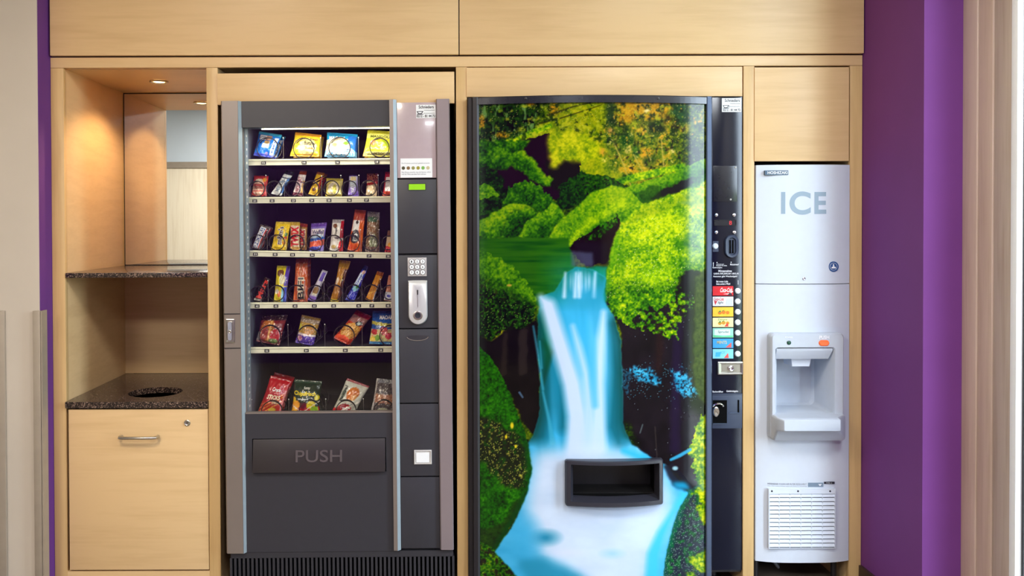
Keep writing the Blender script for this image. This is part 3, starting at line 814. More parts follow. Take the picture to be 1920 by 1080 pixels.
# --- the fall
fall = poly([(1012, 556), (1040, 548), (1062, 512), (1082, 500), (1112, 506), (1136, 520), (1130, 560), (1150, 592), (1164, 640), (1166, 720), (1168, 800), (1184, 832), (1220, 858), (1250, 872), (1282, 915), (1290, 925), (1274, 948), (1262, 985), (1250, 1030), (1238, 1124), (1000, 1124), (962, 1072), (928, 1034), (960, 990), (990, 925), (998, 880), (990, 830), (1000, 815), (1012, 780), (1014, 700), (1008, 640)], 2, .8, 1.2)
va = fbm(14, 300, seed=121, oct=3); vb = fbm(5, 400, seed=125, oct=2)
flow = _xx + (_yy - 560) * -.10
vb2 = fbm(9, 260, seed=128, oct=3, x=flow)
put(fall, ramp(blur(vb2, 2, 8) * .55 + .2 + .25 * np.clip((_xx - 1040) / 60, 0, 1), (16, 118, 150), (34, 150, 190), (70, 180, 226), (140, 208, 244)))
# teal shadows
for pts, w, s in (([(1016, 590), (1024, 680), (1020, 760), (1012, 815)], [4, 12, 18, 16], 22), ([(1040, 640), (1052, 720), (1056, 800)], [2, 6, 10], 22), ([(1148, 610), (1156, 700), (1152, 800), (1160, 830)], [5, 13, 16, 12], 22)):
    put(stroke(pts, w, s) * fall * .85, (12, 104, 122))
put(stroke([(1018, 640), (1030, 660), (1018, 720)], [4, 8, 2], 8) * fall * .7, (16, 60, 30))
put(poly([(1010, 560), (1020, 580), (1038, 640), (1024, 700), (1010, 640)], 2, 0, 4) * .6, (14, 100, 60))
# upper lip of water
_up = np.clip((585 - _yy) / 50, 0, 1)
put(fall * _up * .9, ramp(fbm(20, 60, seed=133), (14, 104, 70), (20, 128, 116), (40, 150, 176)))
put(ell(1092, 548, 46, 50, .8) * fall * .9, (58, 164, 206))
put(ell(1088, 528, 28, 26, .6) * np.clip(vb * 2 - .45, 0, 1) * .9, (196, 218, 242))
for x in (1060, 1080, 1088, 1116): put(stroke([(x, 512), (x - 2, 556)], [2.0, 3.5], 6) * .8, (206, 222, 244))
put(poly([(1100, 560), (1136, 520), (1134, 575), (1118, 640)], 2, 0, 6) * .5, (40, 150, 190))
_edge = np.clip(fall * (1 - blur(fall, 13)) * 2.2, 0, 1) * np.clip((_yy - 575) / 30, 0, 1) * np.clip((838 - _yy) / 20, 0, 1)
put(_edge * .9, (8, 76, 74))
# bright streams
W_ = (200, 214, 238)
put(stroke([(1014, 558), (1028, 574), (1050, 648), (1072, 720), (1082, 780), (1084, 850)], [5, 14, 16, 17, 18, 24], 16) * .96, W_)
put(stroke([(1074, 612), (1085, 650), (1098, 700), (1104, 760), (1106, 850)], [3, 6, 7, 9, 16], 13) * .9, (186, 212, 240))
put(stroke([(1132, 586), (1127, 640), (1124, 720), (1122, 840)], [4, 8, 9, 15], 13) * .95, (196, 216, 242))
for pts, w in (([(1000, 612), (1008, 660), (1018, 730)], [1.5, 2, 2.5]), ([(1018, 735), (1030, 790), (1036, 830)], [2, 3, 5]), ([(1012, 640), (1016, 690)], [1, 1.4])):
    put(stroke(pts, w, 4) * .7, (70, 170, 200))
put(stroke([(1110, 640), (1112, 700), (1116, 760)], [5, 7, 6], 9) * .7, (90, 186, 234))
# foam pool
_lowp = np.clip((_yy - 860) / 50, 0, 1)
put(fall * _lowp, ramp(fbm(50, 24, seed=137), (52, 160, 206), (74, 178, 224), (96, 194, 236)))
foam = np.clip(blur(poly([(1000, 850), (1030, 842), (1070, 838), (1130, 838), (1180, 850), (1240, 880), (1262, 930), (1255, 985), (1225, 1040), (1210, 1124), (1110, 1124), (1060, 1070), (1010, 1040), (985, 960)], 5, 0, 1), 14), 0, 1)
put(foam * fall, ramp(fbm(60, 30, seed=141), (186, 206, 230), (200, 216, 238), (210, 226, 246)))
put(stroke([(1170, 845), (1215, 862), (1245, 872)], [5, 8, 4], 10) * fall * .8, (50, 184, 220))
put(ell(1022, 1008, 38, 20, .9) * .95, (40, 140, 176)); put(ell(985, 1000, 42, 46, .95) * fall * .75, (70, 176, 222))
put(poly([(965, 1050), (1015, 1045), (1060, 1062), (1110, 1090), (1120, 1124), (1005, 1124)], 6, 0, 8) * .9, (44, 146, 180))
put(ell(975, 1030, 50, 26, .9) * fall * .6, (66, 172, 216))
put(ell(1060, 1036, 52, 12, .9) * .8, (212, 222, 244))
put(ell(1148, 1038, 30, 12, .9) * .5, (140, 200, 240))
for pts, w in (([(1262, 960), (1240, 1000), (1225, 1040), (1222, 1090)], [3, 8, 11, 12]), ([(1285, 925), (1270, 950)], [8, 6])): put(stroke(pts, w, 12) * fall * .9, (70, 196, 240))
put(poly([(1244, 872), (1262, 866), (1290, 900), (1302, 914), (1285, 922), (1262, 912)], 3, 2, 2) * .9, (30, 30, 44))
put(ell(1266, 878, 7, 5), (150, 190, 200)); put(poly([(1258, 905), (1285, 905), (1298, 918), (1270, 918)], 3, 1, 3), (30, 150, 190))
IMG_LIN = (0.96 * lin_np(IMG) ** 1.14).astype(np.float32)

def mural_sample(px, py):
    x = np.clip(px - MX0, 0, MW - 1.001); y = np.clip(py - MY0, 0, MH - 1.001)
    i = y.astype(int); j = x.astype(int); fy = (y - i)[:, None]; fx = (x - j)[:, None]
    a = IMG_LIN
    return (a[i, j] * (1 - fx) + a[i, j + 1] * fx) * (1 - fy) + (a[i + 1, j] * (1 - fx) + a[i + 1, j + 1] * fx) * fy
# ------------------------------------------------------------------ drinks vending machine
M['black_gloss'] = mat('black_gloss_paint', (26, 28, 38), 0.22, var=0.03)
M['black_satin'] = mat('black_satin', (30, 28, 32), 0.4, var=0.04)
M['navy_gloss'] = mat('navy_black_gloss', (14, 18, 36), 0.16, spec=.35, var=.03)
M['hatch'] = mat('hatch_plastic', (44, 44, 53), .33, var=.03)
M['grey_plastic'] = mat('dark_grey_plastic', (52, 62, 84), 0.4)
M['edge_alu'] = mat('anodised_edge', (96, 112, 140), 0.25, metal=.6)
M['label_white'] = mat('label_white', (232, 236, 240), 0.45, var=.01)
M['ink'] = mat('print_black', (24, 26, 40), 0.6, var=0)
M['ink_white'] = mat('print_white', (236, 238, 244), 0.5, var=0)
M['ink_grey'] = mat('print_grey', (120, 126, 138), 0.6, var=0)
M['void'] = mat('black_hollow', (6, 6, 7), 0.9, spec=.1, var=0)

YD, BULGE = -.040, .051
dxl, dxr = P(897, 630, YD).x, P(1322.5, 630, YD).x
dxc, dhw = (dxl + dxr) / 2, (dxr - dxl) / 2
def ybul(x):
    t = (x - dxc) / dhw
    return YD - BULGE * (1 - min(1.0, t * t))
ZDT = P(897, 183, YD).z + .0
ZDB = .06
dm_ = thing('drinks_vending_machine', 'black drinks vending machine with a bowed waterfall picture front', 'vending machine', (P(1134, 600).x, .3, 0))
xb0, xb1 = P(876.8, 630).x, P(1392.6, 630).x
z_top = P(1360, 180.5, 0).z
mb = MB().box(xb0 + .002, xb1, .012, .66, .06, z_top)
mb.build('machine_body', M['black_satin'], dm_, bevel=.003)
for fx in (xb0 + .08, xb1 - .08):
    for fy in (.1, .58):
        MB().disc_z(fx, fy, 0, [(.03, 0), (.03, .012), (.014, .016), (.014, .07)], 16).build('foot', M['black_satin'], dm_, smooth=True)
# door frame: left stile (two facets), bowed top bar, right anodised edge
x0, x1 = xb0, dxl
sec = [(x0, .012), (x0, -.028), (x0 + .004, -.033), (x0 + .016, -.034), (x0 + .020, YD - .010), (x1 - .004, YD - .012), (x1 + .004, YD - .006), (x1 + .004, .012)]
MB().loft([[(a, b, z) for a, b in sec] for z in (ZDB, ZDT)], True, True).build('door_stile', M['black_satin'], dm_)
zb = P(1109, 192.5, YD - BULGE).z
NS = 40
def bar(xa, xb, za, zb_, proud, depth):
    loops = []
    for i in range(NS + 1):
        x = xa + (xb - xa) * i / NS; y = ybul(x)
        loops.append([(x, y - proud, za), (x, y - proud, zb_ - .003), (x, y - proud + .003, zb_), (x, y + depth, zb_), (x, y + depth, za)])
    return loops
tb = MB().loft(bar(dxl - .002, dxr + .001, zb, ZDT, .010, .03), True, True).build('top_bar', M['black_gloss'], dm_)
for spx in (986, 1235):
    q = P(spx, 184, -.09); yq = ybul(q.x) - .010
    MB().disc_y(q.x, yq, q.z, [(.005, .0005), (.005, -.001), (.003, -.002)], 12).build('screw', M['black_satin'], tb, smooth=True)
xe0, xe1 = dxr + .001, P(1334, 630, YD).x
sec = [(xe0, .012), (xe0, YD - .008), (xe0 + .003, YD - .011), (xe1 - .004, YD - .010), (xe1, YD - .005), (xe1, .012)]
MB().loft([[(a, b, z) for a, b in sec] for z in (ZDB, ZDT)], True, True).build('door_edge_strip', M['edge_alu'], dm_)
# the picture panel: one vertex per picture point, with the hatch cut out
hx0, hx1 = P(1066, 905, -.095).x, P(1242, 905, -.095).x
hz0, hz1 = P(1154, 948, -.095).z, P(1154, 866, -.095).z
nxm, nzm = 424, 930
gx = np.linspace(dxl, dxr, nxm); gz = np.linspace(ZDB, zb + .002, nzm)
gy = YD - BULGE * (1 - ((gx - dxc) / dhw) ** 2)
X, Z = np.meshgrid(gx, gz); Y = np.broadcast_to(gy, X.shape)
pxs, pys = proj(X.ravel(), Y.ravel(), Z.ravel())
cols = mural_sample(pxs, pys)
vid = np.arange(nxm * nzm).reshape(nzm, nxm)
q = np.stack([vid[:-1, :-1], vid[:-1, 1:], vid[1:, 1:], vid[1:, :-1]], -1)
cxm = (X[:-1, :-1] + X[1:, 1:]) / 2; czm = (Z[:-1, :-1] + Z[1:, 1:]) / 2
keep = ~((cxm > hx0) & (cxm < hx1) & (czm > hz0) & (czm < hz1))
q = q[keep]
me = bpy.data.meshes.new('picture_panel')
nv, nf = nxm * nzm, len(q)
me.vertices.add(nv); me.vertices.foreach_set('co', np.stack([X.ravel(), Y.ravel(), Z.ravel()], -1).astype(np.float32).ravel())
me.loops.add(nf * 4); me.loops.foreach_set('vertex_index', q.ravel().astype(np.int32))
me.polygons.add(nf); me.polygons.foreach_set('loop_start', np.arange(0, nf * 4, 4, dtype=np.int32))
me.update(calc_edges=True)
me.polygons.foreach_set('use_smooth', np.ones(nf, bool))
at = me.color_attributes.new('Col', 'FLOAT_COLOR', 'POINT')
at.data.foreach_set('color', np.concatenate([cols, np.ones((nv, 1))], 1).astype(np.float32).ravel())
me.materials.append(attr_mat('waterfall_print', rough=.09, coat=0.0, spec=.26))
pic = link('picture_panel', me, dm_)
pic['label'] = 'glossy bowed panel printed with a waterfall between mossy boulders'

# delivery hatch: bowed frame, sloping sill, deep chute
fx0, fx1 = P(1061, 908, -.115).x, P(1247, 908, -.115).x
fz0, fz1 = P(1154, 951, -.12).z, P(1154, 864.5, -.12).z
ix0, ix1 = P(1077, 906, -.115).x, P(1235, 906, -.115).x
iz0, iz1 = P(1154, 936, -.115).z, P(1154, 874, -.115).z
kw = dict(n=3, m=10)
fcx, fhw = (fx0 + fx1) / 2, (fx1 - fx0) / 2
yf = lambda x: ybul(x) - .020 * (1 - min(1, ((x - fcx) / fhw) ** 2))
mb = MB().loft([rrect(fx0, fx1, fz0, fz1, .026, .008, yfun=yf, **kw), rrect(fx0, fx1, fz0, fz1, -.016, .008, yfun=yf, **kw),
                rrect(fx0 + .004, fx1 - .004, fz0 + .004, fz1 - .004, -.021, .006, yfun=yf, **kw),
                rrect(fx0 + .018, fx1 - .016, fz0 + .018, fz1 - .014, -.021, .004, yfun=yf, **kw),
                rrect(ix0, ix1, iz0, iz1, .012, .003, yfun=yf, **kw),
                rrect(ix0, ix1, iz0, iz1, .03, .003, yfun=yf, **kw)])
mb.build('hatch_frame', M['hatch'], dm_, smooth=True, angle=35)
mb = MB().loft([rrect(ix0 - .001, ix1 + .001, iz0 - .001, iz1 + .001, -.07, .003, n=3), rrect(ix0 - .001, ix1 + .001, iz0 - .001, iz1 + .001, .10, .003, n=3)], False, True)
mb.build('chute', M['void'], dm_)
MB().add([(ix0, -.05, iz0 + .004), (ix1, -.05, iz0 + .004), (ix1, .09, iz0 + .03), (ix0, .09, iz0 + .03), (ix0, -.05, iz0), (ix1, -.05, iz0), (ix1, .09, iz0), (ix0, .09, iz0)],
         [(0, 1, 2, 3), (4, 7, 6, 5), (0, 4, 5, 1), (2, 6, 7, 3), (1, 5, 6, 2), (0, 3, 7, 4)]).build('chute_floor', mat('chute_plate', (20, 19, 20), .4), dm_)
MB().box(ix0 + .01, ix1 - .06, .02, .03, iz0 + .022, iz0 + .04).build('chute_lip', M['black_satin'], dm_)

# selection column
YS = .006
def ppl(x0, y0, x1, y1, y=YS): return pbox(x0, y0, x1, y1, y)
x0, x1, z0, z1 = ppl(1334.5, 181, 1392, 1130)
sc_ = MB().box(x0, x1, YS, .012, .07, z_top).build('selection_column', M['navy_gloss'], dm_, bevel=.0015)
# service sticker
def sticker(parent, a, b, c, d_, y, name='service_sticker'):
    X0, X1, Z0, Z1 = pbox(a, b, c, d_, y)
    w, h = X1 - X0, Z1 - Z0
    m = MB().slot(0).box(X0, X1, y - .0006, y, Z0, Z1).slot(1)
    yy = y - .0009
    text_into(m, 'Schnieders', X0 + .14 * w, X0 + .92 * w, Z0 + .72 * h, Z0 + .95 * h, yy, bold=.015)
    text_into(m, 'Verkaufsautomaten', X0 + .40 * w, X0 + .95 * w, Z0 + .57 * h, Z0 + .65 * h, yy)
    text_into(m, 'Automatenservice', X0 + .40 * w, X0 + .95 * w, Z0 + .36 * h, Z0 + .44 * h, yy)
    text_into(m, '0212 - 81 44 72', X0 + .05 * w, X0 + .95 * w, Z0 + .06 * h, Z0 + .23 * h, yy, bold=.03)
    cx, cz, r = X0 + .20 * w, Z0 + .47 * h, .13 * w
    cup = [[(cx + (r + e) * math.cos(a) , yy, cz + .9 * (r + e) * math.sin(a)) for a in np.linspace(math.pi, 2 * math.pi, 12)] for e in (-.0012, .0012)]
    m.loft(cup, closed=False)
    for dz in (.0, -1.05): m.loft([[(cx - 1.2 * r, yy, cz + dz * r + e), (cx + 1.3 * r, yy, cz + dz * r + e)] for e in (-.001, .001)], closed=False)
    m.tube([(cx + r * 1.0 + .4 * r * math.sin(a), yy, cz - .4 * r - .35 * r * math.cos(a)) for a in np.linspace(0, math.pi, 7)], .0006, 4)
    return m.build(name, [M['label_white'], M['ink']], parent)
sticker(dm_, 1353.5, 184, 1390, 210, YS)
# credit card reader blank plate with two screws
x0, x1, z0, z1 = ppl(1337, 311, 1382, 378)
bp_ = MB().box(x0, x1, YS - .002, YS + .002, z0, z1).build('blank_plate', M['black_gloss'], dm_, bevel=.001)
for (a, b) in ((1379, 314), (1370, 374)):
    c = P(a, b, YS - .002); MB().disc_y(c.x, YS - .002, c.z, [(.004, .0002), (.003, -.0012), (.0, -.0014)], 10).build('screw', M['steel'], bp_, smooth=True)
# red-digit display between four round screws
x0, x1, z0, z1 = ppl(1338.5, 412, 1380.5, 423)
ds = MB().loft([rrect(x0, x1, z0, z1, YS, .001), rrect(x0, x1, z0, z1, YS - .003, .001), rrect(x0 + .002, x1 - .002, z0 + .002, z1 - .002, YS - .003, .0008), rrect(x0 + .002, x1 - .002, z0 + .002, z1 - .002, YS - .0008, .0008)], False, True).build('price_display', M['black_gloss'], dm_)
m = MB(); q0 = P(1367, 421.5, YS); q1 = P(1372, 414, YS)
text_into(m, '8', q0.x, q1.x, q0.z, q1.z, YS - .0013)
m.build('red_digit', mat('red_led', (190, 20, 30), .5, emit=(210, 16, 24), estr=.5), ds)
for (a, b) in ((1343, 403), (1376.5, 403), (1343, 435.5), (1377, 435.5)):
    c = P(a, b, YS); MB().disc_y(c.x, YS, c.z, [(.0068, 0), (.0066, -.003), (.004, -.005), (.0015, -.0052)], 16).build('dome_screw', M['chrome'], dm_, smooth=True)
# coin slot
c = P(1371, 462, YS)
w, h = .0255 / 1, .043
def obl(k, y, dx=0): return rrect(c.x - w * k, c.x + w * k, c.z - h * (1 - (1 - k) * w / h), c.z + h * (1 - (1 - k) * w / h), y, w * k * .999, n=8)
co = MB().loft([obl(1, YS), obl(1, YS - .008), obl(.92, YS - .011), obl(.62, YS - .010), obl(.5, YS - .003)], False, True).build('coin_slot', M['grey_plastic'], dm_, smooth=True)
MB().box(c.x - .008, c.x + .008, YS - .0042, YS - .003, c.z - .026, c.z + .024).build('slot_opening', M['void'], co)
MB().box(c.x - .0035, c.x - .001, YS - .009, YS - .004, c.z - .024, c.z + .024).build('slot_guide', M['grey_plastic'], co)
# return button with square plate
x0, x1, z0, z1 = ppl(1336.5, 452, 1347, 472)
MB().box(x0, x1, YS - .001, YS + .001, z0, z1).build('button_plate', M['grey_plastic'], dm_)
M['button'] = mat('button_white', (222, 234, 244), .25, var=.01)
def button(a, b, r=.0098):
    c = P(a, b, YS)
    return MB().disc_y(c.x, YS, c.z, [(r * 1.12, 0), (r * 1.12, -.002), (r, -.0025), (r, -.006), (r * .85, -.0075), (r * .4, -.008)], 20).build('push_button', M['button'], dm_, smooth=True, angle=30)
button(1341, 461.5)
# printed instructions
m = MB()
def prn(s, a, b, c_, d_, bold=.012):
    X0, X1, Z0, Z1 = pbox(a, b, c_, d_, YS); text_into(m, s, X0, X1, Z0, Z1, YS - .0006, bold=bold)
prn('wird erst nach', 1343, 494.3, 1357, 496.3); prn('Rückgabe des Geldes', 1343, 497, 1363, 499.5)
prn('Münzeinwurf', 1369, 494, 1385, 497.5); prn('Geldrückgabe', 1336, 500.5, 1354, 503.5)
prn('Münzannahme', 1347, 506, 1372, 510); prn('0,05/0,10/0,20/0,50/1,00/2,00', 1338, 511.5, 1385, 515); prn('Automat gibt Wechselgeld', 1337, 516.5, 1382, 520.5)
prn('Bei rotem Licht', 1343, 526, 1365, 529.5); prn('bitte andere Wahl', 1343, 530.5, 1369, 534)
m.build('printed_instructions', M['ink_white'], dm_)
m = MB()
prn('Becheröffner', 1336, 732.5, 1356, 736); prn('Geldrückgabe', 1362, 731.5, 1384, 736)
m.build('printed_captions', M['ink_white'], dm_)
for (a, b, c_, d_) in ((1336.5, 491.5, 1338.5, 500), (1343, 491, 1345.5, 493.5), (1369.5, 490.5, 1372, 493), (1383.2, 525, 1384.6, 533.5)):
    X0, X1, Z0, Z1 = pbox(a, b, c_, d_, YS); xm = (X0 + X1) / 2; k = min(.5, 1.2 * (X1 - X0) / (Z1 - Z0)) * (Z1 - Z0)
    MB().add([(xm - .0008, YS - .0006, Z0), (xm + .0008, YS - .0006, Z0), (xm + .0008, YS - .0006, Z1 - k), (X1, YS - .0006, Z1 - k), (xm, YS - .0006, Z1), (X0, YS - .0006, Z1 - k), (xm - .0008, YS - .0006, Z1 - k)], [tuple(range(7))]).build('printed_arrow', M['ink_white'], dm_)
# seven drink labels with buttons
LAB = [((214, 30, 44), 'cola'), ((226, 232, 234), 'light'), ((244, 196, 60), 'orange'), ((238, 236, 170), 'lemon'), ((150, 214, 196), 'green'), ((60, 160, 220), 'blue'), ((130, 210, 236), 'water')]
def poly2(m, pts, y): m.add([(a, y, b) for a, b in pts], [tuple(range(len(pts)))])
for i, (c, k) in enumerate(LAB):
    ya = 536.5 + i * 19.65
    X0, X1, Z0, Z1 = ppl(1336, ya, 1374.5, ya + 17.6)
    w, h = X1 - X0, Z1 - Z0
    YL = YS - .003
    m = MB().slot(0).box(X0, X1, YL, YS, Z0, Z1)
    mats = [mat('drink_label_' + k, c, .3, coat=.3, var=.05, scale=80)]
    def ink(c2): mats.append(mat('label_ink', c2, .4, var=0)); m.slot(len(mats) - 1)
    yy = YL - .0006; at = lambda u, v: (X0 + u * w, Z0 + v * h)
    if k == 'cola':
        ink((250, 240, 238)); text_into(m, 'Coca-Cola', X0 + .34 * w, X0 + .92 * w, Z0 + .36 * h, Z0 + .84 * h, yy, bold=.02, slant=.25)
        poly2(m, [at(.5, .18), at(.75, .22), at(.98, .50), at(.98, .40), at(.78, .12)], yy)
        ink((30, 24, 40)); poly2(m, [at(.70, .04), at(.96, .04), at(.84, .36)], yy - .0002)
    elif k == 'light':
        ink((206, 40, 56)); text_into(m, 'Coca-Cola', X0 + .03 * w, X0 + .52 * w, Z0 + .58 * h, Z0 + .92 * h, yy, bold=.02, slant=.2)
        poly2(m, [at(.06, .55), at(.22, .55), at(.12, .12)], yy)
        ink((70, 74, 84)); text_into(m, 'light', X0 + .24 * w, X0 + .5 * w, Z0 + .18 * h, Z0 + .52 * h, yy, bold=.01, slant=.2)
        ink((196, 204, 208)); poly2(m, [at(.62, .1), at(.96, .1), at(.96, .8), at(.68, .8)], yy)
    elif k in ('orange', 'lemon'):
        ink((214, 120, 30) if k == 'orange' else (206, 150, 40))
        for (u, v, r) in ((.34, .40, .09), (.52, .46, .10), (.72, .42, .09)): poly2(m, [at(u + r * math.cos(a), v + r * 2 * math.sin(a)) for a in np.linspace(0, 6.28, 11)[:-1]], yy)
        ink((60, 130, 60)); poly2(m, [at(.26, .45), at(.36, .68), at(.40, .5)], yy - .0002); poly2(m, [at(.44, .62), at(.56, .72), at(.50, .56)], yy - .0002)
        if k == 'lemon':
            text_into(m, 'Zitrone', X0 + .24 * w, X0 + .7 * w, Z0 + .72 * h, Z0 + .92 * h, yy)
            ink((222, 70, 60)); poly2(m, [at(.56, .06), at(.76, .06), at(.72, .5)], yy - .0003)
    elif k == 'green':
        ink((214, 240, 232)); poly2(m, [at(.08, .26), at(.84, .26), at(.84, .86), at(.08, .86)], yy)
        ink((60, 80, 90)); text_into(m, 'Sprudel', X0 + .24 * w, X0 + .76 * w, Z0 + .42 * h, Z0 + .74 * h, yy - .0003, bold=.01, slant=.1)
        ink((90, 200, 140)); poly2(m, [at(.02, .04), at(.98, .04), at(.98, .2), at(.5, .12), at(.02, .26)], yy)
    elif k == 'blue':
        ink((200, 196, 150)); text_into(m, 'MINTS', X0 + .2 * w, X0 + .68 * w, Z0 + .45 * h, Z0 + .78 * h, yy, bold=.02)
        ink((230, 90, 84)); poly2(m, [at(.62, .06), at(.90, .06), at(.90, .6)], yy - .0002)
    else:
        ink((60, 180, 220)); poly2(m, [at(.12, .2), at(.34, .2), at(.40, .7), at(.14, .66)], yy)
        text_into(m, 'ICE', X0 + .36 * w, X0 + .58 * w, Z0 + .52 * h, Z0 + .78 * h, yy, slant=.2)
        ink((230, 90, 84)); poly2(m, [at(.54, .06), at(.78, .06), at(.74, .6)], yy - .0002)
    m.build('drink_label', mats, dm_)
    button(1383, 545.4 + i * 19.65)
# lock plate
x0, x1, z0, z1 = ppl(1345, 678, 1392, 702)
lp = MB().loft([rrect(x0, x1, z0, z1, YS, .002), rrect(x0, x1, z0, z1, YS - .006, .002), rrect(x0 + .003, x1 - .003, z0 + .003, z1 - .003, YS - .008, .002),
                rrect(x0 + .012, x1 - .007, z0 + .008, z1 - .008, YS - .007, .001), rrect(x0 + .014, x1 - .009, z0 + .010, z1 - .010, YS - .003, .001)], False, True).build('lock_plate', M['steel'], dm_, smooth=True, angle=25)
c = P(1370, 690.5, YS)
MB().disc_y(c.x, YS - .003, c.z, [(.0105, 0), (.0105, -.005), (.008, -.0065), (.006, -.005), (.0, -.005)], 20).build('lock_cylinder', M['chrome'], lp, smooth=True)
# coin return tray: panel with two pockets, bottle opener in the left one
x0, x1, z0, z1 = ppl(1335, 737.5, 1391, 803)
MB().box(x0, x1, YS - .006, YS, z1 - .004, z1).box(x0, x1, YS - .003, YS, z0, z1 - .004).build('return_panel', M['grey_plastic'], dm_, bevel=.001)
x0, x1, z0, z1 = ppl(1336, 750, 1362.5, 793)
pk = MB().box(x0, x1, YS - .0036, YS - .003, z0, z1).build('opener_pocket', M['void'], dm_)
MB().box(x0, x1, YS - .007, YS - .003, z0 - .003, z0).build('pocket_lip', M['edge_alu'], pk)
c = P(1346, 768, YS - .008)
m = MB().tube([(c.x + .019 * math.cos(a), YS - .012 - .004 * math.sin(a), c.z + .012 + .012 * math.sin(a)) for a in np.linspace(.1, math.pi - .0, 12)], .0032, 8)
m.loft([[(c.x - .006 + .013 * k * math.cos(a), y, c.z - .008 + .019 * k * math.sin(a)) for a in np.linspace(0, 6.283, 21)[:-1]] for k, y in ((1, YS - .004), (1, YS - .008), (.8, YS - .011))], False, True)
m.build('bottle_opener', M['chrome'], dm_, smooth=True)
x0, x1, z0, z1 = ppl(1365.5, 749.5, 1385.5, 773)
m = MB().loft([rrect(x0, x1, z0, z1, YS - .0032, .001), rrect(x0 + .002, x1 - .0065, z0 + .003, z1 - .001, YS - .0005, .001)], False, True)
rp_ = m.build('coin_pocket', M['grey_plastic'], dm_)
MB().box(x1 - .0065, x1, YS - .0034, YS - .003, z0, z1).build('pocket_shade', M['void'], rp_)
MB().box(x0, x1, YS - .007, YS - .003, z0 - .003, z0).build('pocket_lip', M['edge_alu'], rp_)
# ------------------------------------------------------------------ ice dispenser
M['ice_white'] = mat('cool_white_enamel', (206, 215, 228), 0.42, var=.012)
M['ice_grey'] = mat('cool_grey_plastic', (186, 194, 206), 0.42, var=.015)
M['ice_dark'] = mat('dark_metal_side', (90, 84, 80), .5)
YI = -.006
ix_0, ix_1, _, _ = pbox(1417, 308, 1592, 1050, YI)
zi1, zi_s, zi0 = P(1504, 309.5, YI).z, P(1504, 532, YI).z, P(1504, 1051, YI).z
ice = thing('ice_dispenser', 'tall pale blue-white ice dispenser with a moulded tray and an orange push button', 'ice dispenser', ((ix_0 + ix_1) / 2, .25, 0))
BI = .022
icx, ihw = (ix_0 + ix_1) / 2, (ix_1 - ix_0) / 2
def yice(x):
    t = min(1, abs((x - icx) / ihw)); return YI - BI * (1 - t ** 3.2)
def shell(xa, xb, za, zb_, n=24, depth=.05):
    loops = []
    xs = [xa + (xb - xa) * i / n for i in range(n + 1)]
    for z in (za, zb_):
        loops.append([(x, yice(x), z) for x in xs] + [(xb, YI + depth, z), (xa, YI + depth, z)])
    return loops
MB().box(ix_0 + .004, ix_1 - .001, YI + .16, .56, zi0 + .004, zi1 - .001).build('case', M['ice_dark'], ice)
gap = .0025
MB().loft(shell(ix_0, ix_1, zi_s + gap / 2, zi1), True, True).build('upper_panel', M['ice_white'], ice, smooth=True, angle=30)
# lower panel, pieced round the recess
cx0, cx1 = P(1452, 715, YI).x, P(1569, 715, YI).x
cz0, cz1 = P(1510, 796, YI).z, P(1510, 640, YI).z
lw = MB()
zt = zi_s - gap / 2
lw.loft(shell(ix_0, ix_1, zi0, cz0), True, True).loft(shell(ix_0, ix_1, cz1, zt), True, True)
lw.loft(shell(ix_0, cx0, cz0, cz1), True, True).loft(shell(cx1, ix_1, cz0, cz1), True, True)
lw.build('lower_panel', M['ice_white'], ice, smooth=True, angle=30)
# dispenser surround
YB = YI - BI
bx0, bx1, bz0, bz1 = pbox(1440, 623, 1577, 822, YB)
ax0, ax1 = P(1455, 715, YB - .03).x, P(1564.5, 715, YB - .03).x
az1, az0 = P(1510, 652.5, YB - .03).z, P(1510, 778, YB - .03).z
kw = dict(n=5, m=1)
mb = MB().loft([rrect(bx0, bx1, bz0, bz1, YB + .008, .016, **kw), rrect(bx0, bx1 - .002, bz0, bz1, YB - .022, .016, **kw), rrect(bx0 + .005, bx1 - .007, bz0 + .004, bz1 - .005, YB - .030, .013, **kw),
                rrect(ax0 - .003, ax1 + .003, az0 - .003, az1 + .003, YB - .031, .010, **kw), rrect(ax0, ax1, az0, az1, YB - .026, .009, **kw),
                rrect(ax0 + .004, ax1 - .004, az0 + .002, az1 - .002, .10, .02, **kw), rrect(ax0 + .012, ax1 - .012, az0 + .01, az1 - .01, .112, .016, **kw)], False, True)
mb.build('dispenser_surround', M['ice_grey'], ice, smooth=True, angle=32)
# projecting tray below the recess
D1 = YB - .105
qx0, qx1 = P(1469, 800, D1).x, P(1578, 800, D1).x
qz0, qz1 = P(1520, 810, D1).z, P(1520, 787, D1).z
pz0, pz1 = P(1510, 822, YB).z, az0 + .006
def lp4(x0, x1, z0, z1, y, r): return rrect(x0, x1, z0, z1, y, r, n=5)
mb = MB().loft([lp4(bx0 + .001, bx1 - .001, bz0 + .001, pz1, YB - .02, .012), lp4(bx0 + .003, bx1 - .002, bz0 + .002, pz1 - .003, YB - .038, .012),
                lp4(qx0 - .012, qx1 + .008, qz0 - .006, qz1 + .001, D1 + .035, .009), lp4(qx0, qx1, qz0, qz1, D1 + .004, .007), lp4(qx0 + .004, qx1 - .004, qz0 + .004, qz1 - .003, D1, .006)], True, True)
mb.build('catch_tray', M['ice_grey'], ice, smooth=True, angle=38)
